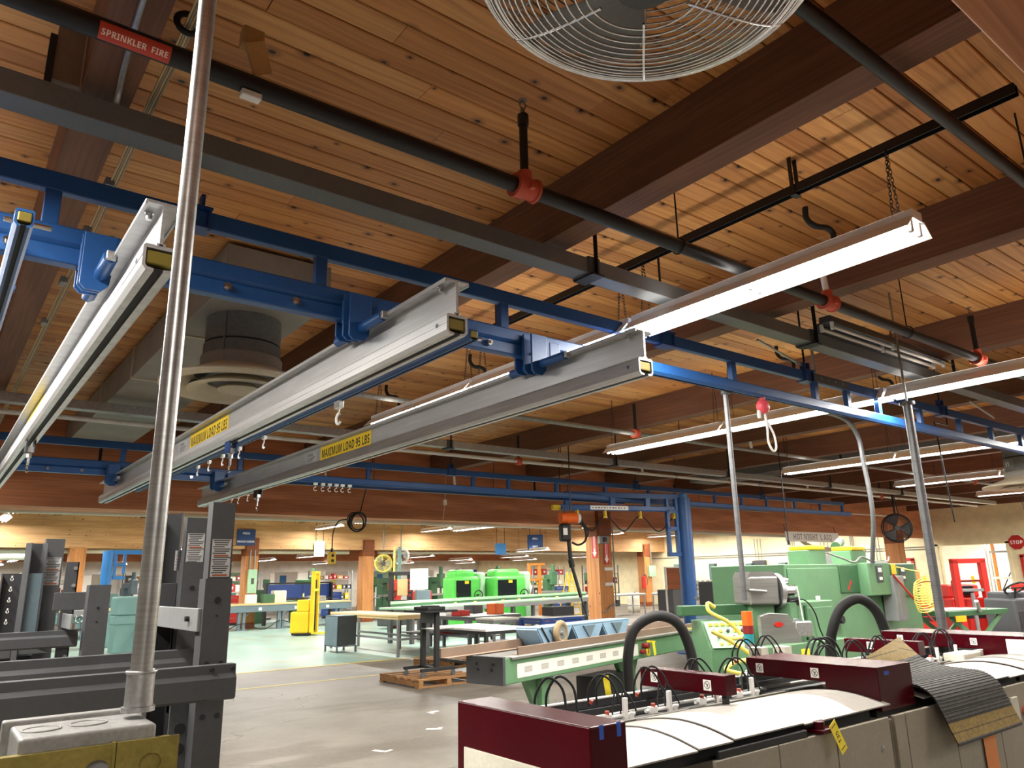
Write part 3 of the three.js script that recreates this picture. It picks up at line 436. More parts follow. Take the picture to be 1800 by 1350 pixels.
function endTruck(xc, z, y, x0, x1, label) {
  const t = thing('end_truck', label, 'crane trolley', [0, y, z]);
  mesh('truck_bar', r6(x0, x1, -0.092, -0.004, -0.035, 0.045, 0.01), M.blue, t);
  for (const [i, dz] of [-0.045, 0.06, 0.15].entries()) {
    const p = extr([[-0.17, 0.07], [-0.03, 0.07], [-0.03, -0.06 - i * 0.0], [-0.045, -0.19], [-0.075, -0.225], [-0.145, -0.225], [-0.17, -0.2]], 0.012, 0.003);
    mesh('hanger_plate', p.translate(xc, 0.02 - i * 0.02, dz), M.blue, t);
  }
  mesh('cross_plate', [r6(xc - 0.175, xc + 0.1, -0.12, 0.03, 0.046, 0.06, 0.004), r6(xc + 0.03, xc + 0.13, -0.2, 0.03, -0.04, -0.028, 0.004), r6(xc + 0.03, xc + 0.13, -0.2, 0.03, 0.12, 0.13, 0.004)], M.blue, t);
  for (const s of [-1, 1]) { const c = mesh('flange_clamp', cyl(0.034, 0.62, xc + s * 0.085, -0.165, 0.12, 6, Math.PI / 2), M.blue, t); mesh('clamp_end', r6(xc + s * 0.085 - 0.022, xc + s * 0.085 + 0.022, -0.187, -0.143, 0.43, 0.46, 0.005), M.galv, c); }
  for (const x of [xc - 0.48, xc - 0.88]) mesh('bolt', [cyl(0.024, 0.03, x, -0.045, 0.06, 6, Math.PI / 2), cyl(0.012, 0.03, x, -0.045, 0.08, 10, Math.PI / 2)], M.chrome, t);
  mesh('bolt', [cyl(0.014, 0.03, xc - 0.1, -0.07, 0.07, 6, Math.PI / 2)], M.chrome, t);
  return t;
}
[['leftmost', -0.75, 0.6], ['middle', 0.72, 2.05], ['right', 2.3, 3.48]].forEach(([n, a, b], i) => { endTruck(bridges[i][0], -4.15, 3.325, a, b, 'blue end truck hooking the ' + n + ' bridge beam to the near runway'); endTruck(bridges[i][0], -11.7, 3.25, a, b, 'blue end truck holding the far end of the ' + n + ' bridge beam'); });
// narrow blue festoon tracks beside the bridges
function festoon(x, zN, zF, label, y = 2.9) {
  const t = thing('festoon_track', label, 'cable track', [x, y, 0]);
  const tr = mesh('track', alongZ(extr(trackProf(0.062, 0.07, 0.007), zN - zF), 0, 0, zF), M.blue, t); mesh('slot_lining', b6(-0.008, 0.008, 0.006, 0.008, zF, zN), M.rubber, tr);
  mesh('end_plug', r6(-0.022, 0.022, 0.018, 0.056, zN - 0.03, zN + 0.006, 0.005), M.brass, t);
  mesh('end_bolt', rod([-0.06, 0.04, zN - 0.06], [0.09, 0.04, zN - 0.06], 0.011, 8), M.chrome, t);
  for (const z of [zN - 0.95, zN - 5, zF + 0.4]) mesh('hanger', [b6(-0.045, 0.045, 0.072, 0.09, z - 0.03, z + 0.03), b6(-0.012, 0.012, 0.09, 0.36, z - 0.012, z + 0.012)], M.blueDeep, t);
  return t;
}
festoon(2.2, -3.16, -11.3, 'narrow blue cable track running just right of the middle bridge beam');
festoon(0.12, -3.02, -11.3, 'narrow blue cable track at the left edge with a brass end plug', 2.92);
function hookTrolley(x, y, z, label, turn = 0, s = 1) { s *= 0.72;
  const t = thing('cable_hook', label, 'hook', [x, y, z], turn, 'cable hooks');
  mesh('wheel_body', [r6(-0.02 * s, 0.02 * s, -0.03 * s, 0.02 * s, -0.04 * s, 0.04 * s, 0.006), rod([0, -0.02 * s, 0], [0, -0.07 * s, 0], 0.006 * s)], M.enamel, t);
  mesh('hook', place(new THREE.TorusGeometry(0.035 * s, 0.008 * s, 6, 16, Math.PI * 1.45), 0, -0.1 * s, 0, 0, Math.PI / 2, -2.5), M.enamel, t); return t;
}
[-6.35, -7.0, -7.5, -7.95, -8.35, -9.9].forEach((z, i) => hookTrolley(2.2, 2.88, z, 'white cable hook on the middle beam track, ' + ORD[i] + ' from the near end'));
[4.95, 5.08, 5.2, 5.32, 5.43, 5.56].forEach((x, i) => hookTrolley(x, 3.23, -11.7, 'white cable hook in the row under the far runway, ' + ORD[i] + ' from the left', Math.PI / 2, 1.2));
[[3.58, -11.2], [3.62, -10.9], [3.7, -10.2], [3.66, -10.5]].forEach(([x, z], i) => hookTrolley(3.46, 2.86, z, 'white cable hook under the far end of the right beam, ' + ORD[i] + ' of four', 0, 1));
function hoistTrolley(x, z, label, mat) {
  const t = thing('hoist_trolley', label, 'trolley', [x, 2.875, z]);
  mesh('side_plate', [b6(-0.035, -0.025, -0.1, 0.03, -0.07, 0.07), b6(0.025, 0.035, -0.1, 0.03, -0.07, 0.07)], mat, t); mesh('swivel', [cyl(0.022, 0.07, 0, -0.11, 0, 10), b6(-0.03, 0.03, -0.1, -0.06, -0.05, 0.05)], M.galv, t);
  mesh('hook', [rod([0, -0.13, 0], [0, -0.21, 0], 0.012), place(new THREE.TorusGeometry(0.03, 0.009, 6, 14, Math.PI * 1.4), 0, -0.235, 0, 0, Math.PI / 2, -2.4)], M.chrome, t); return t;
}
hoistTrolley(0.59, -7.5, 'dark trolley with a chrome hook under the leftmost bridge beam', M.rackDark);
hoistTrolley(2.03, -6.7, 'dark blue trolley with a chrome hook under the middle bridge beam', M.blueDeep);
hoistTrolley(3.46, -10.1, 'black trolley under the far part of the right bridge beam', M.black);
hookTrolley(2.2, 2.88, -4.85, 'single white swivel hook hanging from the middle beam track near the runway', 0, 1.5);
// pink cord reel under the runway
{ const t = thing('cord_reel', 'round pink cord reel with a looped white cord under the near runway', 'cord reel', [6.35, 3.26, -4.15]);
  mesh('reel_body', [sph(0.075, 0, -0.02, 0, 18).scale(1, 1, 0.8), cyl(0.03, 0.06, 0, 0.05, 0, 10)], M.pink, t); mesh('cord', hose([[0.02, -0.09, 0], [0.02, -0.25, 0.01], [0.0, -0.38, 0.02], [0.06, -0.46, 0.02], [0.15, -0.42, 0], [0.14, -0.3, 0], [0.04, -0.16, 0]], 0.011, 40, 6), M.white, t); mesh('cord_stop', r6(-0.1, -0.07, -0.15, -0.07, -0.01, 0.02, 0.008), M.white, t); }
// cable drop coil and outlet box before the girder
{ const t = thing('cable_coil', 'black cable coil hanging in front of the pale pipe', 'cable', [7.0, 2.85, -14.4]); const ring = []; for (let i = 0; i < 6; i++) ring.push(tor(0.2 - 0.012 * (i % 3), 0.012, 0.01 * i, rr(-0.015, 0.015), 0.012 * i, 0.1 * i - 0.2, 0.15, 0, 36, 6)); mesh('coil', ring, M.rubber, t);
  mesh('supply_cable', hose([[0.1, 0.2, 0], [0.15, 0.6, 0.1], [0.25, 1.2, 0.2], [0.2, 1.65, 0.3]], 0.012, 20, 6), M.rubber, t); mesh('drop_cable', hose([[-0.2, 0.05, 0], [-0.4, 0.0, 0.05], [-0.5, -0.2, 0.05], [-0.52, -0.62, 0.05]], 0.012, 24, 6), M.rubber, t); }
{ const t = thing('outlet_box', 'yellow pendant outlet box hanging on a black cable', 'outlet box', [6.48, 2.12, -14.35]); mesh('box', rb(0.15, 0.24, 0.1, 0, 0, 0, 0.02), M.yellow, t); mesh('socket', cyl(0.032, 0.012, 0, 0.05, 0.052, 12, Math.PI / 2), M.black, t); mesh('socket', cyl(0.032, 0.012, 0, -0.05, 0.052, 12, Math.PI / 2), M.black, t); mesh('cable_grip', cyl(0.025, 0.08, 0, 0.15, 0, 10), M.black, t); }
solo('cable_switch', [r6(9.2, 9.28, 3.3, 3.42, -14.5, -14.44, 0.008), rod([9.24, 3.42, -14.47], [9.27, 4.45, -14.47], 0.006, 5), rod([9.24, 3.3, -14.47], [9.2, 2.98, -14.5], 0.006, 5)], M.white, 'small white inline switch on a cord before the reddish girder', 'switch');
// ---- jib crane
{ const t = thing('jib_crane', 'blue jib crane with a round mast and a truss arm', 'jib crane', [13.55, 0, -11.2]);
  mesh('mast', [cyl(0.175, 3.35, 0, 1.675, 0, 28), cyl(0.35, 0.03, 0, 0.015, 0, 28)], M.blue, t); mesh('mast_cap', cyl(0.12, 0.08, 0, 3.39, 0, 20), M.skyBlue, t);
  const a = new THREE.Group(); const d = V(10.73 - 13.55, 0, -11.92 + 11.2), L = d.length() + 0.1; a.name = 'arm'; a.rotation.y = Math.atan2(-d.z, d.x); t.add(a);
  mesh('arm_top_chord', r6(0, L, 3.32, 3.43, -0.05, 0.05, 0.008), M.blue, a); mesh('arm_track', alongX(extr(trackProf(0.1, 0.12), L - 0.1), 0.25, 3.03, 0), M.blue, a);
  for (const x of [0.95, 1.85, L - 0.05]) mesh('arm_upright', r6(x - 0.06, x + 0.06, 3.13, 3.33, -0.045, 0.045, 0.006), M.blue, a);
  mesh('kingpost_frame', [r6(0.16, 0.23, 2.1, 3.35, -0.05, 0.05, 0.006), r6(0.4, 0.47, 2.1, 3.35, -0.05, 0.05, 0.006), r6(0.16, 0.47, 2.05, 2.14, -0.06, 0.06, 0.006), r6(0.16, 0.47, 2.62, 2.7, -0.05, 0.05, 0.006), r6(0.16, 0.47, 3.0, 3.08, -0.05, 0.05, 0.006)], M.blue, a);
  mesh('end_stop', r6(L + 0.12, L + 0.3, 3.03, 3.14, -0.06, 0.06, 0.02), M.yellow, a);
  sheet('arm_sign', 0.95, 0.09, printed(0.95, 0.09, (k, W, H) => { k.fillStyle = '#f1f0ec'; k.fillRect(0, 0, W, H); k.fillStyle = '#555'; for (let i = 0; i < 12; i++) k.fillRect(W * (0.05 + i * 0.075), H * 0.35, W * 0.05 * (0.5 + ((i * 7) % 5) / 8), H * 0.25); }, 300), a, [1.95, 3.09, -0.054], [0, Math.PI, 0], 'white label strip with small illegible print'); }
{ const t = thing('chain_hoist', 'orange and black chain hoist hanging from the jib arm', 'hoist', [10.55, 2.85, -11.8], -0.25);
  mesh('motor', [cyl(0.115, 0.38, 0.03, 0, 0, 22, 0, 0, Math.PI / 2), cyl(0.12, 0.06, 0.0, 0, 0, 22, 0, 0, Math.PI / 2)], M.orange, t); mesh('end_cap', [cyl(0.1, 0.08, 0.25, 0, 0, 22, 0, 0, Math.PI / 2)], M.white, t, 'pale motor end cap');
  mesh('chain_bag', [rb(0.22, 0.36, 0.2, -0.06, -0.3, 0, 0.05)], M.black, t); sheet('bag_label', 0.1, 0.14, M.paper, t, [-0.1, -0.28, 0.104]); mesh('suspension_hook', [rod([-0.05, 0.1, 0], [-0.05, 0.22, 0], 0.02), b6(-0.12, 0.02, 0.18, 0.24, -0.03, 0.03)], M.blueDeep, t);
  mesh('load_handle', [rod([0.02, -0.45, 0], [0.05, -0.85, 0], 0.045), rod([0.05, -0.85, 0], [0.08, -1.0, 0], 0.06), rod([0.08, -1.0, 0], [0.2, -1.6, 0.1], 0.035)], M.black, t);
  mesh('drop_cable', hose([[0.1, -1.0, 0], [0.2, -1.6, 0.1], [0.3, -2.0, 0.15], [0.36, -2.3, 0.2]], 0.014, 20, 6), M.rubber, t);
  mesh('air_hose', hose([[0.26, -0.05, 0], [0.4, -0.2, 0], [0.42, -0.45, 0], [0.25, -0.55, 0], [0.1, -0.5, 0]], 0.022, 24, 6), M.rubber, t); mesh('air_hose', hose([[0.3, 0.1, 0.02], [0.36, -0.1, 0.02], [0.48, -0.3, 0.02], [0.42, -0.42, 0.02]], 0.014, 24, 6), M.rubber, t); }
{ const t = thing('festoon_cable', 'black cable looped in swags under the jib arm on yellow clips', 'cable', [0, 0, 0]);
  const A = V(10.75, 2.98, -11.9), B = V(13.3, 2.98, -11.26), clips = [0.06, 0.32, 0.66, 1], pts = [];
  clips.forEach((c, i) => { const p = A.clone().lerp(B, c); pts.push([p.x, p.y - 0.05, p.z]); if (i < 3) { const q = A.clone().lerp(B, (c + clips[i + 1]) / 2); pts.push([q.x, q.y - 0.38, q.z]); } mesh('clip', [b6(p.x - 0.02, p.x + 0.02, p.y - 0.1, p.y + 0.06, p.z - 0.03, p.z + 0.03), b6(p.x - 0.05, p.x + 0.05, p.y - 0.1, p.y - 0.06, p.z - 0.02, p.z + 0.02)], M.yellow, t); });
  mesh('cable', hose(pts, 0.014, 60, 6), M.rubber, t); }
// power poles
function pole(label, x, z, y0, y1, r, cap) { const t = thing('power_pole', label, 'pole', [x, 0, z]); mesh('pole', rod([0, y0, 0], [0, y1, 0], r, 14), M.poleGrey, t); mesh('pole_clamp', [cyl(r * 1.7, 0.03, 0, y1, 0, 14), r6(-0.03, 0.06, y1 - 0.01, y1 + 0.02, -0.03, 0.03, 0.005)], M.steelGrey, t); if (cap) mesh('ceiling_cable', rod([0, y1, 0], [-0.02, DECK, 0], 0.012, 8), M.conduit, t); return t; }
pole('thin metal power pole dropping from the near runway beside the grey spindle head', 5.83, -4.2, 1.42, 3.32, 0.024);
pole('thicker metal power pole dropping in front of the red trucks', 7.75, -3.4, 0, 3.3, 0.042, true);
solo('conduit_drop', [hose([[8.9, 3.66, -5.0], [9.3, 3.65, -5.0], [9.62, 3.58, -5], [9.8, 3.4, -5], [9.84, 3.1, -5], [9.9, 2.4, -5], [10.1, 1.76, -5.2]], 0.03, 40, 10), rod([8.9, 3.66, -5.0], [8.9, DECK, -5], 0.02, 8)], M.poleGrey, 'bent grey conduit dropping to the top of the green machine', 'conduit');
solo('hanging_wire', [rod([13.2, 4.06, -5.4], [13.35, 2.4, -5.4], 0.012, 6), rod([13.2, 4.06, -5.4], [13.7, 4.06, -5.4], 0.012, 6), rod([13.7, 4.06, -5.4], [13.7, DECK, -5.4], 0.012, 6)], M.pipe, 'thin black drop pipe hanging right of the bent conduit', 'pipe');
[[12.9, -8.2, 2.2, 'left of the bent conduit'], [9.4, -10.4, 2.9, 'above the jib arm'], [24.4, -8.0, 2.75, 'with a ring end at the far right']].forEach(([x, z, y, s], i) => solo('hanging_wire', [rod([x, DECK, z], [x, y, z], 0.011, 6), i === 2 ? tor(0.12, 0.02, x, y - 0.12, z, 0, 0.6, 0) : cyl(0.02, 0.08, x, y, z, 8)], M.pipe, 'thin dark wire hanging from the ceiling ' + s, 'wire'));

// ================= FOREGROUND LEFT: CONDUIT BOX AND RACK FRAMES =================
{ const t = thing('upright_conduit', 'tall shiny galvanised conduit rising from the grey junction box in the left foreground', 'conduit', [0.318, 1.445, -1.445]);
  mesh('tube', rod([0, 0.012, 0], [0, DECK - 1.445, 0], 0.0175, 28), M.conduit, t); mesh('fitting', [cyl(0.022, 0.055, 0, 0.04, 0, 28), cyl(0.026, 0.008, 0, 0.008, 0, 28), tor(0.022, 0.003, 0, 0.066, 0, Math.PI / 2)], M.galv, t); }
{ const t = thing('junction_box', 'grey steel junction box at the lower left corner below the conduit', 'junction box', [0.235, 1.40, -1.44]);
  mesh('box', [r6(-0.09, 0.095, -0.12, 0.04, -0.06, 0.08, 0.006)], M.galvDull, t); mesh('cover_lip', [r6(-0.1, 0.085, -0.12, 0.047, -0.085, -0.06, 0.004)], M.galvDull, t);
  mesh('knockout', [tor(0.026, 0.0018, -0.055, 0.0405, 0.012, Math.PI / 2), cyl(0.024, 0.001, -0.055, 0.0402, 0.012, 20)], M.galvDull, t); mesh('knockout', [tor(0.026, 0.0018, 0.01, 0.0405, 0.005, Math.PI / 2), cyl(0.024, 0.001, 0.01, 0.0402, 0.005, 20)], M.galvDull, t); }
{ const t = thing('perforated_bracket', 'gold zinc perforated strut bracket in front of the junction box', 'bracket', [0.2, 0, -1.35]);
  const s = new THREE.Shape([[-0.34, 0], [0.15, 0], [0.15, 0.075], [-0.34, 0.075]].map((p) => new THREE.Vector2(...p)));
  for (let i = 0; i < 5; i++) { const h = new THREE.Path(); h.absellipse(-0.3 + i * 0.087, 0.042, 0.016, 0.013, 0, Math.PI * 2); s.holes.push(h); }
  mesh('front_plate', new THREE.ExtrudeGeometry(s, { depth: 0.003, bevelEnabled: false, curveSegments: 10 }).translate(0, 1.345, 0), M.gold, t);
  mesh('top_flange', b6(-0.34, 0.15, 1.417, 1.42, -0.015, 0.0), M.gold, t);
  const s2 = new THREE.Shape([[-0.045, 0], [0.045, 0], [0.045, 0.08], [-0.045, 0.08]].map((p) => new THREE.Vector2(...p))); const h2 = new THREE.Path(); h2.absellipse(0.005, 0.045, 0.016, 0.014, 0, Math.PI * 2); s2.holes.push(h2);
  mesh('end_clip', [new THREE.ExtrudeGeometry(s2, { depth: 0.004, bevelEnabled: false, curveSegments: 10 }).translate(0.115, 1.342, 0.006), b6(0.066, 0.071, 1.342, 1.422, -0.02, 0.01)], M.gold, t);
  mesh('post', [b6(-0.18, -0.14, 0, 1.33, -0.02, 0.0), b6(-0.22, -0.1, 0, 0.01, -0.08, 0.06)], M.gold, t); }
// steel uprights: folded channels
const warnPrint = printed(0.1, 0.22, (k, W, H) => { k.fillStyle = '#b9b9b8'; k.fillRect(0, 0, W, H); k.fillStyle = '#3b3b3b'; for (let i = 0; i < 17; i++) { const y = H * (0.02 + i * 0.057); if (i === 7 || i === 16) { k.fillStyle = '#9c4a22'; k.fillRect(W * 0.12, y, W * 0.76, H * 0.045); k.fillStyle = '#3b3b3b'; continue; } k.fillRect(W * (0.06 + (i % 3) * 0.04), y, W * (0.86 - ((i * 5) % 4) * 0.09), H * 0.028); } }, 900);
const cProf = (w, d, th = 0.004) => [[-w / 2, 0], [-w / 2, d], [-w / 2 + th, d], [-w / 2 + th, th], [w / 2 - th, th], [w / 2 - th, d], [w / 2, d], [w / 2, 0]];
function upright(parent, name, x, z, y0, y1, w = 0.075, d = 0.06, turn = 0, mat = M.rack, holes = []) {   // channel with its web facing +z
  const g = extr(cProf(w, d), y1 - y0).rotateX(-Math.PI / 2).rotateY(0).applyMatrix4(new THREE.Matrix4().makeScale(1, 1, 1));
  g.rotateY(turn); const o = mesh(name, g.translate(x, y0, z), mat, parent);
  for (const [hy, r, dx = 0] of holes) mesh('hole', cyl(r, 0.003, 0, 0, 0, 12, Math.PI / 2).translate(dx, 0, 0.0015).rotateY(turn).translate(x, hy, z), M.black, o);
  return o;
}
function foldedBeam(parent, x0, x1, y0, y1, z, label) { const h = y1 - y0, pr = [[0, 0], [0.012, 0.008], [0.012, h * 0.62], [0, h * 0.75], [0, h], [-0.045, h], [-0.045, h - 0.006], [-0.006, h - 0.006], [-0.006, h * 0.74], [0.006, h * 0.6], [0.006, 0.012], [-0.04, 0.006], [-0.04, 0]]; return mesh('beam', alongX(extr(pr.map(([a, b]) => [-a, b]), x1 - x0), x0, y0, z), M.rack, parent); }
{ const t = thing('rack_stand', 'dark grey steel leg frame nearest the conduit with two labelled posts', 'steel stand', [0, 0, 0]);
  upright(t, 'outer_leg', 0.80, -2.66, 0, 1.67, 0.088, 0.07, 0, M.rack, [[1.6, 0.011], [1.55, 0.004], [1.4, 0.008, -0.02], [1.4, 0.008, 0.025], [1.24, 0.009, -0.02], [1.24, 0.009, 0.025]]);
  const p = upright(t, 'inner_post', 0.802, -2.668, 1.6, 1.925, 0.076, 0.055); sheet('warning_label', 0.064, 0.125, warnPrint, p, [0.802, 1.738, -2.6665], [0, 0, 0], 'printed warning label');
  upright(t, 'outer_leg', 0.86, -3.2, 1.18, 1.74, 0.082, 0.06, 0, M.rack, [[1.64, 0.009], [1.2, 0.008, -0.02], [1.2, 0.008, 0.02]]);
  const q = upright(t, 'inner_post', 0.862, -3.21, 1.56, 1.915, 0.078, 0.05); sheet('warning_label', 0.066, 0.125, warnPrint, q, [0.862, 1.79, -3.2085], [0, 0, 0], 'printed warning label');
  upright(t, 'outer_leg', 0.86, -3.22, 0, 1.3, 0.082, 0.06, 0, M.rackDark);
  const c = upright(t, 'inner_post', 0.80, -3.36, 1.2, 1.94, 0.09, 0.07, Math.PI - 0.35, M.rackDark); sheet('warning_label', 0.04, 0.08, warnPrint, c, [0.835, 1.75, -3.318], [0, -0.4, 0]);
  mesh('side_plate', [r6(0.74, 0.84, 1.52, 1.66, -3.31, -3.3, 0.003)], M.rack, t); upright(t, 'outer_leg', 0.8, -3.34, 0, 1.5, 0.1, 0.07, Math.PI, M.rackDark);
  mesh('cross_bar', [r6(0.745, 0.757, 1.5, 1.575, -3.36, -2.68, 0.003)], M.grey, t); mesh('cross_bar_bolt', cyl(0.009, 0.02, 0.742, 1.54, -2.78, 10, 0, 0, Math.PI / 2), M.black, t);
  foldedBeam(t, -1.6, 0.84, 1.30, 1.405, -2.55); foldedBeam(t, -1.6, 0.9, 1.30, 1.415, -3.12);
  for (const x of [0.765, 0.83]) for (const y of [1.392, 1.318]) mesh('beam_bolt', cyl(0.007, 0.012, x, y, -2.548, 8, Math.PI / 2), M.black, t);
  upright(t, 'outer_leg', -1.45, -2.66, 0, 1.92, 0.088, 0.07); upright(t, 'outer_leg', -1.45, -3.22, 0, 1.92, 0.088, 0.07);
  mesh('lower_panel', [r6(0.70, 0.765, 0.2, 1.28, -2.75, -2.74, 0.003)], M.rack, t); for (const y of [1.2, 1.14]) mesh('slot', cyl(0.018, 0.004, 0.735, y, -2.738, 14, Math.PI / 2), M.black, t); }
{ const t = thing('rack_stand', 'dark grey steel leg frame behind the first, farther left', 'steel stand', [0, 0, 0]);
  upright(t, 'outer_leg', 0.655, -3.92, 0, 1.66, 0.088, 0.075, 0, M.rack, [[1.56, 0.006], [1.5, 0.004]]);
  const e = upright(t, 'inner_post', 0.505, -4.33, 0, 1.885, 0.08, 0.06); sheet('warning_label', 0.066, 0.13, warnPrint, e, [0.505, 1.73, -4.3285], [0, 0, 0], 'printed warning label');
  mesh('side_angle', [b6(0.545, 0.6, 0.0, 1.77, -4.21, -4.2), b6(0.595, 0.6, 0, 1.77, -4.26, -4.2)], M.greyDark, t); for (const y of [1.74, 1.66, 1.58, 1.5, 1.42, 1.34]) mesh('angle_bolt', cyl(0.009, 0.012, 0.585, y, -4.196, 8, Math.PI / 2), M.galv, t);
  upright(t, 'inner_post', 0.415, -4.3, 1.3, 1.86, 0.075, 0.06, Math.PI + 0.3, M.rack); mesh('inside_angle', [b6(0.40, 0.405, 1.35, 1.72, -4.33, -4.26), b6(0.40, 0.46, 1.35, 1.72, -4.27, -4.265)], M.slate, t); mesh('bracket_plate', extr([[0, 0], [0.12, 0], [0, 0.05]], 0.004).translate(0.4, 1.36, -4.24), M.grey, t);
  const h = upright(t, 'inner_post', 0.39, -4.9, 0, 1.73, 0.1, 0.07, Math.PI, M.rackDark); for (let i = 0; i < 5; i++) mesh('keyhole', [cyl(0.008, 0.004, 0.385, 1.7 - i * 0.055, -4.836, 10, Math.PI / 2), bx(0.007, 0.022, 0.004, 0.385, 1.707 - i * 0.055, -4.836)], M.white, h);
  mesh('cross_bar', [r6(0.555, 0.565, 1.47, 1.535, -4.35, -3.94, 0.003)], M.grey, t); mesh('cross_plate', r6(0.50, 0.66, 1.55, 1.63, -4.12, -4.11, 0.003), M.rack, t);
  foldedBeam(t, -1.6, 0.62, 1.385, 1.46, -4.14); upright(t, 'outer_leg', -1.4, -4.3, 0, 1.9, 0.088, 0.07); upright(t, 'outer_leg', -1.4, -4.9, 0, 1.7, 0.088, 0.07); foldedBeam(t, -1.5, 0.42, 1.3, 1.42, -4.8); }

// ================= MAROON HOODED FEEDING MACHINE =================
const noHand = printed(0.06, 0.06, (k, W, H) => { k.fillStyle = '#eeeae4'; k.fillRect(0, 0, W, H); k.strokeStyle = '#333'; k.lineWidth = W * 0.06; k.beginPath(); k.arc(W / 2, H * 0.5, W * 0.34, 0, 7); k.stroke(); k.beginPath(); k.moveTo(W * 0.25, H * 0.25); k.lineTo(W * 0.75, H * 0.78); k.stroke(); k.lineWidth = W * 0.09; k.beginPath(); k.moveTo(W * 0.36, H * 0.34); k.lineTo(W * 0.5, H * 0.54); k.lineTo(W * 0.66, H * 0.36); k.moveTo(W * 0.5, H * 0.5); k.lineTo(W * 0.46, H * 0.74); k.stroke(); }, 1200);
function curvedPlate(parent, x0, x1, prof, mat, th = 0.006, name = 'guide_plate') {   // profile (z, y) from back to front
  const c = new THREE.CatmullRomCurve3(prof.map(([z, y]) => V(0, y, z))).getPoints(16), top = c.map((p) => [p.z, p.y]), bot = c.map((p) => [p.z, p.y - th]).reverse();
  return mesh(name, alongX(extr([...top, ...bot].map(([z, y]) => [-z, y]), x1 - x0), x0, 0, 0), mat, parent);
}
const plateProf = [[-2.68, 0.985], [-2.55, 1.01], [-2.4, 1.022], [-2.25, 1.008], [-2.12, 0.978]];
function station(parent, x, y, z, k) {   // one suction feed head: hose loops, white fittings, rollers
  const mats = M.rubber;
  const heads = [0, 0.055];
  mesh('hose_loop', heads.map((d) => hose([[x - 0.05 + d, y + 0.02, z - 0.1], [x - 0.055 + d, y + 0.1, z - 0.09], [x - 0.02 + d, y + 0.165 + 0.01 * (k % 3), z - 0.05], [x + 0.035 + d, y + 0.13, z - 0.02], [x + 0.05 + d, y + 0.04, z + 0.01]], 0.0055, 26, 6)), mats, parent);
  mesh('hose_pair', heads.map((d) => [hose([[x + 0.045 + d, y + 0.09, z - 0.01], [x + 0.02 + d, y + 0.05, z], [x - 0.01 + d, y - 0.01, z + 0.02]], 0.0045, 14, 5), hose([[x + 0.045 + d, y + 0.09, z - 0.01], [x + 0.08 + d, y + 0.05, z], [x + 0.1 + d, y - 0.01, z + 0.02]], 0.0045, 14, 5)]), mats, parent);
  mesh('feed_bar', [rod([x - 0.1, y - 0.02, z + 0.02], [x + 0.14, y - 0.02, z + 0.02], 0.009, 8), r6(x + 0.06, x + 0.085, y - 0.05, y + 0.06, z + 0.015, z + 0.035, 0.004), r6(x - 0.08, x - 0.03, y - 0.035, y + 0.0, z + 0.01, z + 0.04, 0.004), r6(x + 0.1, x + 0.13, y - 0.055, y - 0.01, z + 0.01, z + 0.03, 0.004)], M.enamel, parent);
  for (const d of [0.02, 0.075]) mesh('roller', [cyl(0.017, 0.012, x + d, y - 0.06, z + 0.05, 16, 0, 0, Math.PI / 2), cyl(0.006, 0.016, x + d, y - 0.06, z + 0.05, 8, 0, 0, Math.PI / 2)], M.white, parent);
  mesh('red_knob', [cyl(0.011, 0.018, x - 0.055, y + 0.005, z + 0.03, 10), cyl(0.008, 0.02, x - 0.06, y + 0.045, z - 0.07, 10, 0.6)], M.clampRed, parent);
}
function hoodArm(parent, x0, x1, zN, zF, y0, y1, deep, signs) {
  const prof = deep ? [[-zF, y1], [-zF, y0], [-deep[0], y0], [-deep[0], deep[1]], [-zN, deep[1]], [-zN, y1]] : [[-zF, y1], [-zF, y0], [-zN, y0], [-zN, y1]];
  const a = mesh('hood_arm', alongX(extr(prof, x1 - x0 - 0.006, 0.003), x0 + 0.003, 0, 0), M.maroon, parent);
  for (const [z, y] of signs) sheet('hand_sign', 0.05, 0.052, noHand, a, [x0 - 0.0015, y, z], [0, -Math.PI / 2, 0], 'small no touching sign');
  return a;
}
function cabinet(parent, x0, x1, doors) {
  mesh('base_cabinet', [r6(x0, x1, 0.1, 0.9, -3.0, -2.12, 0.004), r6(x0 + 0.02, x1 - 0.02, 0, 0.1, -2.95, -2.2, 0.004)], M.putty, parent);
  for (let i = 0; i < doors.length - 1; i++) mesh('door', r6(doors[i] + 0.004, doors[i + 1] - 0.004, 0.12, 0.925 + 0.0 * i, -2.12, -2.1, 0.004), M.putty, parent);
  mesh('black_tray', [r6(x0 + 0.02, x1 - 0.02, 0.9, 0.955, -2.9, -2.2, 0.004)], M.black, parent);
  mesh('rear_rail', [r6(x0, x1, 0.9, 1.0, -3.06, -3.0, 0.005), r6(x0, x1, 1.0, 1.04, -3.03, -3.01, 0.004)], M.rackDark, parent); mesh('rail_edge', b6(x0, x1, 1.04, 1.046, -3.035, -3.005), M.white, parent);
  mesh('cross_shaft', rod([x0, 0.985, -2.86], [x1, 0.985, -2.86], 0.013, 12), M.steel, parent);
  const s = mesh('sloped_strip', r6(x0, x1, 0.93, 0.99, -2.72, -2.7, 0.004), M.puttyDark, parent);
  return s;
}
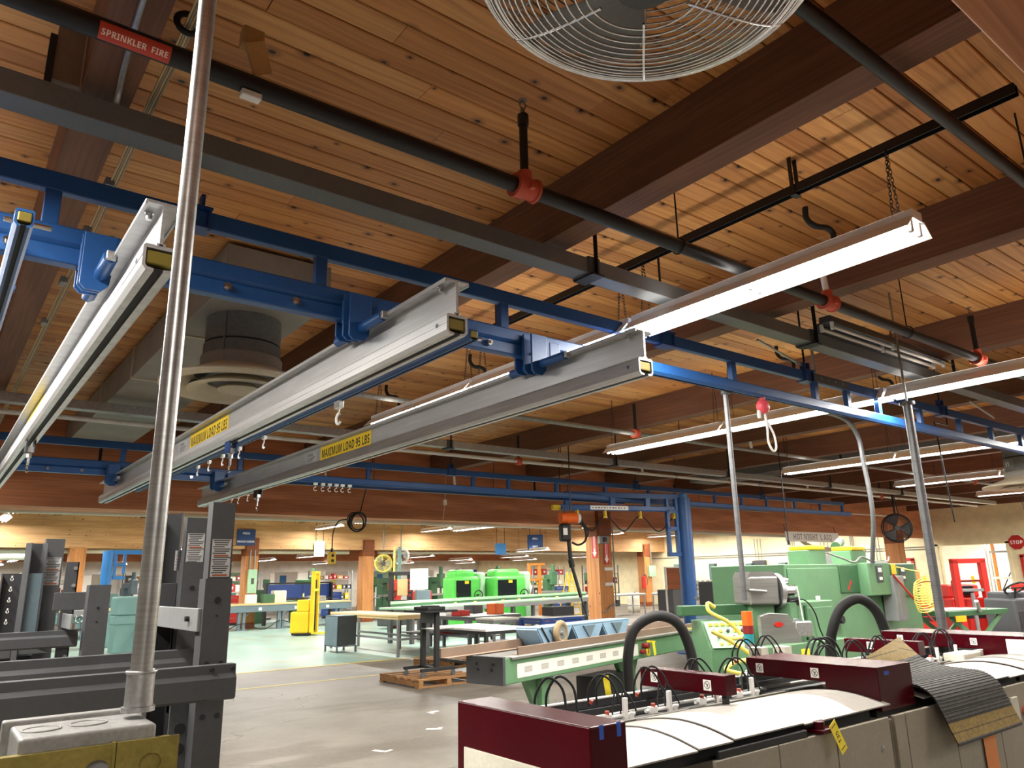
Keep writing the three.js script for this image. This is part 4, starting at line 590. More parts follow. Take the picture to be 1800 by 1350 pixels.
{ const t = thing('feeding_machine', 'nearest maroon hooded sheet feeder with a red end box and pale curved plates', 'machine', [0, 0, 0]);
  cabinet(t, 2.1, 4.05, [2.62, 3.06, 3.52, 4.03]);
  mesh('end_box', [r6(1.89, 2.07, 0.08, 1.15, -2.86, -2.04, 0.008)], M.maroon, t); mesh('end_panel', r6(1.882, 1.892, 0.2, 0.98, -2.8, -2.2, 0.003), M.cream, t, 'pale panel set in the end box');
  mesh('blue_tape', [b6(1.935, 1.955, 1.105, 1.1515, -2.041, -2.0385)], M.tapeBlue, t); mesh('blue_tape', [b6(2.02, 2.04, 1.105, 1.1515, -2.041, -2.0385)], M.tapeBlue, t);
  for (const [a, b, dy] of [[2.09, 2.545, -0.005], [2.555, 2.775, 0.0], [2.785, 3.295, 0.006], [3.305, 4.1, 0.0]]) curvedPlate(t, a, b, plateProf.map(([z, y]) => [z, y + dy]), M.plate);
  hoodArm(t, 3.28, 3.37, -2.53, -3.1, 1.06, 1.15, null, [[-3.0, 1.11], [-2.64, 1.1]]); mesh('arm_post', r6(3.31, 3.335, 0.98, 1.07, -2.58, -2.55, 0.003), M.black, t);
  [2.72, 3.04, 3.42, 3.74].forEach((x, i) => station(t, x, 1.02, -2.78, i));
  mesh('hose_bundle', [2.45, 2.52].map((x) => hose([[x - 0.06, 1.0, -2.95], [x - 0.07, 1.12, -2.93], [x - 0.02, 1.19, -2.9], [x + 0.05, 1.14, -2.88], [x + 0.06, 1.0, -2.86]], 0.0065, 26, 6)), M.rubber, t);
  mesh('control_strip', [r6(2.66, 3.3, 0.86, 0.955, -2.13, -2.108, 0.004)], M.black, t); for (let i = 0; i < 6; i++) mesh('control_button', cyl(0.006, 0.006, 2.82 + i * 0.05, 0.9, -2.106, 10, Math.PI / 2), M.grey, t);
  mesh('lock', [cyl(0.016, 0.006, 3.93, 0.79, -2.098, 18, Math.PI / 2), bx(0.004, 0.018, 0.004, 3.93, 0.79, -2.094, 0, 0, 0.5)], M.galv, t, 'round key lock');
  mesh('stop_button', [r6(3.36, 3.5, 0.93, 0.95, -2.16, -2.07, 0.006), cyl(0.026, 0.03, 3.4, 0.965, -2.11, 16), cyl(0.014, 0.03, 3.44, 0.965, -2.12, 12)], M.maroon, t, 'dark red stop button on a small bracket'); }
{ const g = [[-0.03, 0.065], [0.03, 0.065], [0.03, -0.065], [-0.03, -0.065]];
  const t = thing('yellow_tag', 'yellow paper inspection tag with handwritten number hanging on the near feeder', 'tag', [3.47, 0.91, -2.06]); const p = printed(0.06, 0.14, (k, W, H) => { k.fillStyle = '#f3de2c'; k.fillRect(0, 0, W, H); k.fillStyle = '#262626'; k.font = 'bold ' + Math.round(H * 0.24) + 'px sans-serif'; k.textAlign = 'center'; k.save(); k.translate(W * 0.5, H * 0.5); k.rotate(-1.45); k.fillText('135', 0, H * 0.08); k.restore(); k.font = 'bold ' + Math.round(H * 0.07) + 'px sans-serif'; k.fillRect(W * 0.15, H * 0.1, W * 0.7, H * 0.03); k.fillRect(W * 0.15, H * 0.86, W * 0.7, H * 0.03); }, 1200);
  const o = mesh('tag_sheet', bx(0.06, 0.14, 0.0012, 0, 0, 0), p, t); o.rotation.set(-0.12, 0, 0.42); }
{ const t = thing('feeding_machine', 'second maroon hooded sheet feeder carrying the draped black mat', 'machine', [0, 0, 0]);
  cabinet(t, 4.08, 6.0, [4.08, 4.2, 4.75, 5.35, 5.98]);
  hoodArm(t, 4.08, 4.45, -2.16, -2.97, 1.06, 1.15, [-2.46, 0.94], [[-2.52, 1.1], [-2.88, 1.1]]); mesh('blue_tape', b6(4.15, 4.2, 1.11, 1.13, -2.16, -2.1565), M.tapeBlue, t);
  for (const [a, b, dy] of [[4.47, 4.62, -0.01], [4.63, 5.3, 0], [5.32, 5.66, 0], [5.68, 6.02, -0.01]]) curvedPlate(t, a, b, plateProf.map(([z, y]) => [z, y + dy]), M.plate);
  hoodArm(t, 5.72, 5.82, -2.7, -3.25, 1.06, 1.15, null, [[-3.05, 1.11]]);
  [4.75, 5.1, 5.45].forEach((x, i) => station(t, x, 1.02, -2.8, i)); [4.3, 4.55].forEach((x, i) => station(t, x, 1.06, -3.1, i + 1));
  mesh('stop_button', [r6(5.86, 6.02, 0.95, 0.965, -2.3, -2.2, 0.006), cyl(0.022, 0.03, 5.93, 0.975, -2.25, 14)], M.cream, t); mesh('wall_switch', [r6(5.55, 5.63, 0.72, 0.86, -2.1, -2.08, 0.004)], M.cream, t); mesh('red_connector', [cyl(0.03, 0.05, 5.75, 0.76, -2.08, 14, Math.PI / 2)], M.clampRed, t);
  mesh('paper_pile', r6(4.5, 4.58, 1.0, 1.17, -3.25, -3.15, 0.003), M.cream, t); mesh('paper_pile', r6(4.85, 4.93, 1.0, 1.15, -3.3, -3.2, 0.003), M.cream, t); }
{ const t = thing('feeding_machine', 'third maroon hooded sheet feeder at the right edge with a white panel', 'machine', [0, 0, 0]);
  cabinet(t, 6.03, 8.2, [6.03, 6.7, 7.4, 8.18]);
  hoodArm(t, 6.6, 7.02, -2.2, -3.4, 1.05, 1.15, [-2.62, 0.9], [[-2.68, 1.1], [-3.25, 1.1]]); mesh('white_panel', r6(6.592, 6.6, 1.02, 1.13, -2.45, -2.2, 0.003), M.enamel, t);
  for (const [a, b, dy] of [[6.04, 6.3, 0], [6.31, 6.58, 0.004]]) curvedPlate(t, a, b, plateProf.map(([z, y]) => [z, y + dy]), M.plate);
  [6.1, 6.42].forEach((x, i) => station(t, x, 1.02, -2.8, i)); mesh('tray_block', [r6(6.2, 6.55, 0.98, 1.04, -2.75, -2.6, 0.01)], M.cream, t); }
{ const t = thing('ribbed_mat', 'ribbed black rubber mat with gold edge strips draped over the second feeder', 'mat', [0, 0, 0]);
  const P = [[-2.5, 1.2], [-2.46, 1.14], [-2.42, 1.085], [-2.34, 1.05], [-2.24, 1.04], [-2.14, 1.03], [-2.07, 0.985], [-2.03, 0.9], [-2.0, 0.82], [-1.97, 0.75]], crv = new THREE.CatmullRomCurve3(P.map(([z, y]) => V(0, y, z)));
  const at = (u, v) => { const p = crv.getPointAt(v), k = Math.max(0, 1 - v / 0.42); return V(4.47 + 0.87 * u, p.y + k * k * (0.05 * u - 0.04), p.z - k * (0.22 * u - 0.08)); };
  const strip = (a, b, mat, name) => { const g = new THREE.PlaneGeometry(1, 1, 16, 30), p = g.attributes.position, g2 = g.clone(), q = g2.attributes.position; for (let i = 0; i < p.count; i++) { const w = at(p.getX(i) + 0.5, a + (b - a) * (0.5 - p.getY(i))); p.setXYZ(i, w.x, w.y, w.z); q.setXYZ(i, w.x, w.y - 0.008, w.z - 0.004); } g.computeVertexNormals(); g2.computeVertexNormals(); return mesh(name, [g, g2], mat, t); };
  strip(0, 0.15, M.matGold, 'edge_strip'); strip(0.15, 0.86, M.mat, 'mat_body'); strip(0.86, 0.985, M.matGold, 'edge_strip'); strip(0.985, 1, M.mat, 'mat_hem');
  const ribs = []; for (let i = 0; i < 30; i++) { const v = 0.17 + i * 0.0233, pts = []; for (let k = 0; k <= 6; k++) { const w = at(k / 6, v); pts.push([w.x, w.y + 0.0005, w.z]); } ribs.push(hose(pts, 0.0022, 8, 4)); } mesh('ribs', ribs, M.rubber, t).userData.kind = 'stuff'; }
sheet('orange_paper', 0.17, 0.26, M.orangePaper, null, [5.14, 0.64, -2.088]); tag(scene.children[scene.children.length - 1], 'orange paper sheet stuck on the putty cabinet under the draped mat', 'paper');

// ================= GREEN MACHINE LINE =================
{ const t = thing('machine_bed', 'long green machine bed with steel rails and a pale scale panel', 'machine', [4.28, 0, -5.72], 0.255); // local +x along the bed
  const L = 5.6;
  mesh('bed_body', [r6(0.02, L, 0.72, 0.95, -0.42, 0, 0.012)], M.green, t); mesh('end_plate', [r6(-0.02, 0.02, 0.72, 0.965, -0.43, 0.01, 0.006)], M.greyDark, t);
  for (const [y, z] of [[0.9, -0.1], [0.9, -0.3], [0.85, -0.12], [0.85, -0.28]]) mesh('end_bolt', cyl(0.014, 0.012, -0.024, y, z, 8, 0, 0, Math.PI / 2), M.black, t);
  mesh('front_rail', [r6(0.25, L - 0.6, 0.955, 1.03, -0.04, -0.02, 0.004), r6(0.25, L - 0.6, 0.955, 0.962, -0.1, -0.02, 0.003)], M.rust, t); mesh('rail_lip', r6(0.1, L - 0.2, 0.93, 0.955, 0, 0.025, 0.005), M.steel, t);
  mesh('rear_rail', [r6(-0.35, L - 0.9, 0.97, 1.05, -0.46, -0.44, 0.004), r6(-0.35, L - 0.9, 0.965, 0.972, -0.46, -0.36, 0.003)], M.rust, t);
  mesh('top_plate', r6(0.05, L, 0.948, 0.958, -0.42, 0, 0.003), M.steel, t);
  sheet('scale_panel', 2.3, 0.125, printed(2.3, 0.125, (k, W, H) => { k.fillStyle = '#dedbd2'; k.fillRect(0, 0, W, H); k.fillStyle = '#8d8a80'; for (let i = 0; i < 90; i++) { k.fillRect(W * i / 90, 0, 1, H * (i % 5 ? 0.07 : 0.12)); k.fillRect(W * i / 90, H * 0.9, 1, H * 0.1); } k.fillStyle = '#b3b0a5'; k.strokeStyle = '#6c6a62'; for (let i = 0; i < 8; i++) { k.fillRect(W * (0.05 + i * 0.117), H * 0.3, W * 0.05, H * 0.36); k.strokeRect(W * (0.05 + i * 0.117), H * 0.3, W * 0.05, H * 0.36); } }, 400), t, [1.35, 0.825, 0.0022]);
  for (const x of [0.75, 2.5, 4.6]) mesh('leg', [r6(x - 0.06, x + 0.06, 0, 0.72, -0.2, -0.08, 0.006), extr([[x - 0.25, 0.72], [x + 0.25, 0.72], [x + 0.06, 0.4], [x - 0.06, 0.4]], 0.06).translate(0, 0, -0.2), r6(x - 0.15, x + 0.15, 0, 0.04, -0.36, 0.04, 0.005)], M.green, t);
  mesh('lower_shelf', r6(0.6, 4.8, 0.26, 0.3, -0.36, -0.04, 0.006), M.slate, t); mesh('drive_housing', r6(1.75, 2.4, 0.02, 0.6, -0.38, -0.12, 0.01), M.black, t);
  mesh('valve', [cyl(0.03, 0.08, 2.62, 0.86, 0.04, 12, Math.PI / 2), cyl(0.024, 0.06, 2.55, 0.8, 0.04, 12, Math.PI / 2)], M.darkRed, t); mesh('valve_handle', [tor(0.035, 0.01, 2.63, 0.79, 0.06), bx(0.18, 0.02, 0.02, 2.72, 0.9, 0.06, 0, 0, -0.1)], M.yellow, t);
  mesh('warning_block', r6(4.35, 4.55, 0.96, 1.04, -0.05, 0.03, 0.01), M.yellow, t); mesh('chain_clamp', [tor(0.03, 0.008, 3.75, 0.98, 0), rod([3.75, 0.97, 0], [4.2, 0.97, 0.01], 0.008)], M.yellow, t); }
{ const t = thing('yellow_tag', 'yellow tag hanging by the valve on the green bed', 'tag', [6.9, 0.83, -6.28], 0.25); mesh('tag_sheet', bx(0.055, 0.16, 0.002, 0, 0, 0, 0, 0, 0.2), M.tagYellow, t); }
{ const t = thing('yellow_tag', 'narrow yellow tag hanging among the hose loops of the near feeder', 'tag', [3.0, 1.06, -3.08], -0.3); mesh('tag_sheet', bx(0.035, 0.16, 0.002, 0, 0, 0, 0, 0, 0.14), M.tagYellow, t); }
{ // blue hopper cart lying on the bed
  const t = thing('bin_cart', 'pale blue hopper bin cart with a tan wheel lying on the green bed', 'cart', [5.0, 0.965, -6.12], 0.255);
  const bin = (x) => mesh('bin', [extr([[x, 0.18], [x + 0.62, 0.18], [x + 0.5, 0.02], [x + 0.12, 0.02]], 0.02), extr([[x, 0.18], [x + 0.62, 0.18], [x + 0.5, 0.02], [x + 0.12, 0.02]], 0.02).translate(0, 0, -0.26), bx(0.62, 0.012, 0.28, x + 0.31, 0.19, -0.12), bx(0.2, 0.012, 0.26, x + 0.05, 0.1, -0.12, 0, 0, -0.92), bx(0.2, 0.012, 0.26, x + 0.57, 0.1, -0.12, 0, 0, 0.92)], M.paleBlue, t);
  bin(0.0); bin(0.64); bin(1.25); for (const x of [0.31, 0.95, 1.56]) mesh('bin_rib', extr([[x - 0.12, 0.17], [x + 0.12, 0.17], [x, 0.04]], 0.02).translate(0, 0, 0.018), M.slate, t);
  mesh('tyre', tor(0.095, 0.034, 0.33, 0.13, 0.07, 0, 0.1, 0, 32, 10), M.tyre, t); mesh('wheel_rim', [cyl(0.07, 0.035, 0.33, 0.13, 0.07, 24, Math.PI / 2, 0.1), cyl(0.02, 0.06, 0.33, 0.13, 0.08, 12, Math.PI / 2)], M.galv, t);
  mesh('frame', [bar([-0.05, 0.03, 0.02], [1.9, 0.03, 0.02], 0.02), bar([-0.05, 0.03, -0.26], [1.9, 0.03, -0.26], 0.02), bar([0.05, 0.2, 0.03], [0.2, 0.02, 0.03], 0.012)], M.pipe, t); }
// big green cabinets
const GZ = -5.4;
{ const t = thing('control_cabinet', 'large green machine cabinet with two yellow capped boxes on top', 'machine cabinet', [0.62, 0, GZ]);
  mesh('body', [r6(7.72, 11.1, 0.12, 1.75, -1.1, 0, 0.012), r6(7.8, 11.0, 0, 0.12, -1.0, -0.1, 0.01)], M.green, t); mesh('door', r6(7.76, 8.9, 1.05, 1.70, 0, 0.015, 0.006), M.green, t); mesh('door', r6(7.76, 8.9, 0.2, 1.02, 0, 0.015, 0.006), M.green, t);
  mesh('side_panel', r6(8.95, 9.42, 1.38, 1.73, 0, 0.02, 0.008), M.greenDark, t); mesh('panel_box', r6(9.42, 10.0, 1.33, 1.76, 0, 0.16, 0.012), M.green, t); mesh('panel_box', r6(10.25, 10.95, 1.3, 1.74, 0, 0.05, 0.012), M.greenDark, t);
  for (const [x, z] of [[9.62, 0.162], [10.5, 0.052]]) { const d = mesh('switch_plate', r6(x, x + 0.16, 1.5, 1.72, z, z + 0.01, 0.004), M.greyDark, t); mesh('switch', r6(x + 0.03, x + 0.1, 1.63, 1.69, z + 0.01, z + 0.03, 0.006), M.white, d); mesh('switch', r6(x + 0.04, x + 0.1, 1.53, 1.57, z + 0.01, z + 0.03, 0.006), M.white, d); }
  mesh('grey_unit', [r6(9.98, 10.28, 0.98, 1.58, 0.02, 0.2, 0.01), r6(10.06, 10.1, 1.0, 1.56, 0.2, 0.21, 0.003)], M.grey, t); mesh('yellow_placard', r6(10.03, 10.15, 1.6, 1.74, 0.17, 0.18, 0.004), M.yellow, t);
  for (const x of [8.45, 9.5]) { mesh('top_box', [r6(x, x + 0.42, 1.75, 1.93, -0.4, -0.1, 0.01)], M.green, t); mesh('yellow_cap', r6(x + 0.03, x + 0.39, 1.93, 1.99, -0.4, -0.08, 0.02), M.yellow, t); }
  mesh('latch', [r6(8.32, 8.4, 1.17, 1.27, 0.015, 0.03, 0.005)], M.black, t); mesh('latch_label', r6(8.31, 8.41, 1.29, 1.36, 0.015, 0.02, 0.002), M.paper, t);
  for (const [x, y] of [[9.13, 1.44], [9.18, 1.5]]) mesh('red_mark', bx(0.08, 0.025, 0.004, x, y, 0.022, 0, 0, 0.8), M.red, t);
  mesh('cable', hose([[8.9, 1.9, -0.1], [9.1, 1.82, 0.0], [9.35, 1.77, 0.02], [9.6, 1.84, 0.0], [9.85, 1.78, 0.02], [10.2, 1.78, 0.05], [10.35, 1.84, 0]], 0.014, 40, 7), M.galvDull, t);
  mesh('vent_pipe', [rod([9.85, 2.0, -0.5], [10.7, 2.1, -0.9], 0.07, 10)], M.greenDark, t);
  mesh('red_lance', rod([9.95, 1.6, 0.22], [10.75, 0.95, 0.3], 0.014, 8), M.red, t); mesh('knob', cyl(0.05, 0.08, 8.75, 1.06, 0.06, 10, Math.PI / 2), M.black, t); mesh('paper', bx(0.14, 0.16, 0.004, 10.4, 1.22, 0.055, 0, 0, 0.1), M.paper, t); }
{ const t = thing('machine_cabinet', 'lower green machine base with doors in front of the green cabinet', 'machine cabinet', [7.82, 0, -5.1]);
  mesh('body', [r6(0.1, 1.0, 0.0, 1.32, -0.28, 0.0, 0.012)], M.green, t); mesh('door', r6(0.4, 0.96, 0.25, 1.25, 0, 0.012, 0.006), M.green, t); mesh('door_strip', r6(0.36, 0.4, 0.2, 1.28, 0, 0.02, 0.004), M.greenDark, t);
  mesh('front_ledge', [r6(-1.0, 0.95, 0.0, 0.9, 0.03, 0.2, 0.01)], M.green, t); mesh('socket', cyl(0.03, 0.04, 0.15, 1.12, 0.02, 12, Math.PI / 2), M.grey, t); mesh('cord', hose([[0.15, 1.12, 0.03], [0.25, 1.0, 0.06], [0.5, 0.88, 0.08], [0.62, 0.84, 0.1]], 0.01, 20, 6), M.rubber, t); mesh('cord', hose([[0.1, 1.33, 0], [0.35, 1.34, 0.03], [0.5, 1.2, 0.05], [0.56, 1.0, 0.06], [0.6, 0.84, 0.1]], 0.008, 24, 6), M.rubber, t);
  mesh('yellow_label', r6(-0.1, 0.06, 0.74, 0.84, 0.2, 0.204, 0.002), M.tagYellow, t); }
{ const t = thing('spindle_head', 'grey cast spindle head with a round chuck above the green base', 'machine head', [7.72, 0, -5.28], -0.45);
  mesh('housing', [r6(-0.24, 0.14, 1.3, 1.62, -0.3, 0.08, 0.03), extr([[-0.24, 1.6], [0.14, 1.6], [0.08, 1.67], [-0.2, 1.67]], 0.36).translate(0, 0, -0.29)], M.steel, t); mesh('face_disc', [cyl(0.2, 0.05, 0.19, 1.45, -0.08, 32, 0, 0, Math.PI / 2), cyl(0.13, 0.04, 0.23, 1.44, -0.1, 28, 0, 0, Math.PI / 2)], M.galv, t);
  mesh('nozzle', [cyl(0.06, 0.16, 0.33, 1.45, -0.05, 18, 0, 0, Math.PI / 2), cyl(0.04, 0.1, 0.3, 1.56, -0.1, 14, 0, 0, Math.PI / 2)], M.chrome, t); mesh('black_clamp', r6(0.28, 0.42, 1.28, 1.38, -0.1, 0.02, 0.02), M.black, t); mesh('lead', rod([0.4, 1.5, 0.02], [0.42, 1.0, 0.06], 0.009), M.white, t);
  mesh('side_valve', [rod([-0.3, 1.47, 0.12], [-0.05, 1.45, 0.12], 0.016), cyl(0.025, 0.05, -0.28, 1.5, 0.12, 10)], M.steel, t); mesh('column', r6(-0.18, 0.1, 0, 1.32, -0.26, 0.0, 0.01), M.green, t); mesh('crosshead', r6(-1.0, 0.35, 1.2, 1.31, -0.24, -0.1, 0.01), M.greenDark, t); }
{ const t = thing('guard_plate', 'slanted grey steel guard plate with a red oval emblem', 'machine guard', [7.72, 0, -5.05], -0.35);
  mesh('plate', extr([[-0.36, 0.86], [0.14, 0.86], [0.14, 0.95], [0.0, 1.2], [-0.24, 1.22], [-0.36, 1.19]], 0.05, 0.006), M.steel, t); mesh('emblem', place(new THREE.CylinderGeometry(0.06, 0.06, 0.006, 24), -0.14, 1.1, 0.06, Math.PI / 2).scale(1, 0.45, 1).translate(0, 0.605, 0), M.red, t); mesh('clamp_block', r6(0.12, 0.34, 0.95, 1.12, -0.1, 0.02, 0.02), M.galv, t); mesh('stand', r6(-0.3, 0.1, 0, 0.86, -0.06, 0.04, 0.005), M.greenDark, t); }
{ const t = thing('control_console', 'green operator console with yellow buttons on a sloped face', 'console', [6.9, 0, -5.45], -0.5);
  mesh('pedestal', extr([[-0.5, 0], [0.0, 0], [0.0, 0.85], [-0.22, 1.14], [-0.5, 1.14]].map(([a, b]) => [a, b]), 0.5, 0.006).rotateY(-Math.PI / 2).translate(0.5, 0, -0.02), M.green, t);
  const face = new THREE.Group(); face.name = 'control_face'; t.add(face); face.position.set(0.25, 1.005, -0.11 + 0.012); face.rotation.x = -0.65;
  mesh('face_plate', b6(-0.24, 0.24, -0.165, 0.165, -0.004, 0.004), M.mint, face);
  for (let i = 0; i < 6; i++) mesh('button', r6(-0.2 + i * 0.072, -0.155 + i * 0.072, 0.1, 0.135, 0.004, 0.02, 0.004), M.yellow, face);
  for (let i = 0; i < 5; i++) mesh('button', i % 2 ? r6(-0.19 + i * 0.085, -0.15 + i * 0.085, 0.02, 0.05, 0.004, 0.018, 0.003) : cyl(0.018, 0.03, -0.17 + i * 0.085, 0.035, 0.012, 12, Math.PI / 2), i % 2 ? M.yellow : M.black, face);
  for (let i = 0; i < 4; i++) mesh('dial', cyl(0.02, 0.03, -0.14 + i * 0.09, -0.05, 0.012, 14, Math.PI / 2), i % 2 ? M.black : M.chrome, face);
  for (let i = 0; i < 3; i++) mesh('button', r6(-0.14 + i * 0.09, -0.11 + i * 0.09, -0.135, -0.11, 0.004, 0.016, 0.003), M.yellow, face); }
{ const t = thing('stack_light', 'signal lamp stack of orange, red and teal lenses beside the console', 'signal lamp', [6.88, 0, -4.95]);
  mesh('orange_lens', cyl(0.055, 0.14, 0, 1.2, 0, 22), M.orange, t); mesh('red_lens', cyl(0.055, 0.08, 0, 1.09, 0, 22), M.darkRed, t); mesh('teal_lens', cyl(0.05, 0.09, 0, 1.0, 0, 22), M.tealLamp, t); mesh('base', [cyl(0.05, 0.07, 0, 0.92, 0, 22), cyl(0.055, 0.05, 0, 0.86, 0, 22)], M.grey, t); mesh('stand', rod([0, 0, 0], [0, 0.85, 0], 0.02), M.greyDark, t); }
solo('air_hose', hose([[6.42, 1.33, -5.0], [6.32, 1.37, -5.0], [6.3, 1.3, -4.98], [6.5, 1.18, -4.9], [6.62, 1.05, -4.85], [6.3, 1.05, -4.8], [6.1, 1.12, -4.8], [6.35, 1.0, -4.75], [6.56, 0.86, -4.7], [6.2, 0.84, -4.65], [6.0, 0.8, -4.6], [6.3, 0.72, -4.55], [6.45, 0.66, -4.5], [6.1, 0.55, -4.45], [6.0, 0.2, -4.4], [6.0, 0.03, -4.4]], 0.02, 160, 8), M.hoseYellow, 'loose pale yellow air hose zigzagging down past the console', 'hose');
solo('coiled_hose', (() => { const p = []; for (let i = 0; i <= 220; i++) { const a = i / 220 * Math.PI * 2 * 11, y = 1.5 - i / 220 * 0.36, r = 0.12 + 0.03 * Math.sin(i / 220 * 3.1); p.push([11.05 + r * Math.cos(a), y + 0.07 * Math.cos(a), -5.0 + r * Math.sin(a)]); } p.unshift([10.95, 1.7, -5.3], [11.05, 1.66, -5.2], [11.2, 1.62, -5.1], [11.1, 1.56, -5.05]); return hose(p, 0.009, 700, 6); })(), M.hoseYellow, 'bright yellow coiled air hose hanging at the end of the green cabinet', 'hose');
solo('vacuum_hose', hose([[4.62, 0.25, -4.45], [4.58, 0.8, -4.46], [4.57, 1.05, -4.44], [4.62, 1.24, -4.4], [4.76, 1.335, -4.28], [4.9, 1.28, -4.2], [4.99, 1.1, -4.17], [5.02, 0.85, -4.16], [5.02, 0.1, -4.16]], 0.042, 70, 14), M.rubber, 'thick black hose arching up in front of the green bed', 'hose');
solo('vacuum_hose', hose([[6.9, 0.0, -4.08], [6.87, 0.9, -4.06], [6.84, 1.15, -3.98], [6.9, 1.33, -3.9], [7.03, 1.4, -3.8], [7.16, 1.31, -3.73], [7.24, 1.12, -3.7], [7.28, 0.95, -3.7], [7.28, 0.0, -3.7]], 0.046, 70, 14), M.rubber, 'thick black hose arching up in front of the green cabinet', 'hose');
solo('feed_hoses', [0, 0.08, 0.16].map((d) => hose([[5.55 + d, 0.9, -3.5], [5.53 + d, 1.02, -3.48], [5.6 + d, 1.14, -3.46], [5.72 + d, 1.12, -3.44], [5.8 + d, 0.98, -3.42], [5.82 + d, 0.1, -3.4]], 0.009, 30, 6)), M.rubber, 'bunch of black hose loops behind the second maroon hood', 'hoses');

// ================= MIDDLE FLOOR =================
function table(name, label, cat, [x0, x1], [z0, z1], h, topMat, legMat, o = {}) {
  const t = thing(name, label, cat, [(x0 + x1) / 2, 0, (z0 + z1) / 2], o.turn || 0), w = Math.abs(x1 - x0), d = Math.abs(z1 - z0), th = o.th || 0.04, lw = o.lw || 0.05, ins = o.ins ?? 0.04, y0 = o.cast ? 0.13 : 0;
  mesh('table_top', r6(-w / 2, w / 2, h - th, h, -d / 2, d / 2, 0.008), topMat, t); mesh('top_edge', r6(-w / 2 + 0.01, w / 2 - 0.01, h - th - 0.05, h - th, -d / 2 + 0.01, d / 2 - 0.01, 0.005), o.edge || legMat, t);
  for (const sx of [-1, 1]) for (const sz of [-1, 1]) { const l = mesh('leg', r6(sx * (w / 2 - ins) - lw / 2, sx * (w / 2 - ins) + lw / 2, y0, h - th - 0.04, sz * (d / 2 - ins) - lw / 2, sz * (d / 2 - ins) + lw / 2, 0.005), legMat, t); if (o.cast) mesh('caster', [cyl(0.055, 0.03, sx * (w / 2 - ins), 0.055, sz * (d / 2 - ins), 16, 0, 0, Math.PI / 2), r6(sx * (w / 2 - ins) - 0.025, sx * (w / 2 - ins) + 0.025, 0.09, 0.14, sz * (d / 2 - ins) - 0.025, sz * (d / 2 - ins) + 0.025, 0.004)], M.black, l); }
  if (o.shelf) mesh('shelf', r6(-w / 2 + ins, w / 2 - ins, o.shelf - 0.02, o.shelf, -d / 2 + ins, d / 2 - ins, 0.004), o.shelfMat || legMat, t);
  if (o.stretch) { for (const sx of [-1, 1]) mesh('stretcher', r6(sx * (w / 2 - ins) - 0.02, sx * (w / 2 - ins) + 0.02, o.stretch, o.stretch + 0.05, -d / 2 + ins, d / 2 - ins, 0.004), legMat, t); mesh('stretcher', r6(-w / 2 + ins, w / 2 - ins, o.stretch, o.stretch + 0.05, d / 2 - ins - 0.02, d / 2 - ins + 0.02, 0.004), legMat, t); }
  return t;
}
table('work_table', 'white topped table with black legs on casters in mid floor', 'table', [7.75, 8.75], [-10.85, -12.55], 0.82, M.enamel, M.black, { cast: 1, stretch: 0.22, lw: 0.06 });
function pallet(label, x, z, w, d, turn) { const t = thing('pallet', label, 'pallet', [x, 0, z], turn); for (let i = 0; i < 6; i++) mesh('top_slat', r6(-w / 2, w / 2, 0.105, 0.13, -d / 2 + i * (d - 0.13) / 5, -d / 2 + i * (d - 0.13) / 5 + 0.13, 0.004), M.pallet, t); for (const s of [-1, 0, 1]) mesh('runner', r6(s * (w / 2 - 0.05) - 0.04, s * (w / 2 - 0.05) + 0.04, 0.02, 0.105, -d / 2, d / 2, 0.004), M.pallet, t); for (const s of [-1, 1]) mesh('bottom_slat', r6(-w / 2, w / 2, 0, 0.02, s * (d / 2 - 0.06) - 0.06, s * (d / 2 - 0.06) + 0.06, 0.004), M.pallet, t); return t; }
pallet('weathered wooden pallet under the black rolling cart', 7.02, -11.5, 1.15, 1.3, 0);
pallet('wooden pallet lying behind the white topped table', 8.75, -13.5, 1.1, 1.0, 0.3);
{ const t = thing('rolling_cart', 'black rolling cart stand with a tray top standing on the pallet', 'cart', [6.92, 0.13, -11.3]);
  for (const z of [-0.27, 0.27]) { mesh('base_rail', r6(-0.33, 0.33, 0.09, 0.14, z - 0.025, z + 0.025, 0.005), M.black, t); for (const x of [-0.29, 0.29]) mesh('caster', [cyl(0.042, 0.028, x, 0.042, z, 18, Math.PI / 2), r6(x - 0.02, x + 0.02, 0.06, 0.1, z - 0.02, z + 0.02, 0.003)], M.steelGrey, t); mesh('post', r6(-0.04, 0.04, 0.12, 1.02, z * 0.8 - 0.035, z * 0.8 + 0.035, 0.006), M.black, t); }
  mesh('base_cross', r6(-0.03, 0.03, 0.1, 0.14, -0.27, 0.27, 0.004), M.black, t); mesh('tray', [r6(-0.3, 0.34, 1.0, 1.035, -0.36, 0.34, 0.006)], M.black, t); mesh('side_panel', r6(-0.06, 0.06, 0.82, 1.0, -0.2, 0.2, 0.006), M.greyDark, t); mesh('mid_shelf', r6(-0.05, 0.35, 0.72, 0.735, -0.2, 0.2, 0.004), M.steel, t); }
solo('cash_box', [r6(6.75, 7.1, 1.165, 1.22, -11.55, -11.1, 0.01), r6(6.85, 7.05, 1.22, 1.235, -11.5, -11.2, 0.005)], M.black, 'flat black box with white labels on the rolling cart', 'box');
table('work_table', 'long tan topped table with bare metal legs by the column', 'table', [8.65, 9.5], [-15.5, -19.1], 0.9, M.tan, M.grey, { lw: 0.06, stretch: 0.35, edge: M.tan, th: 0.05 });
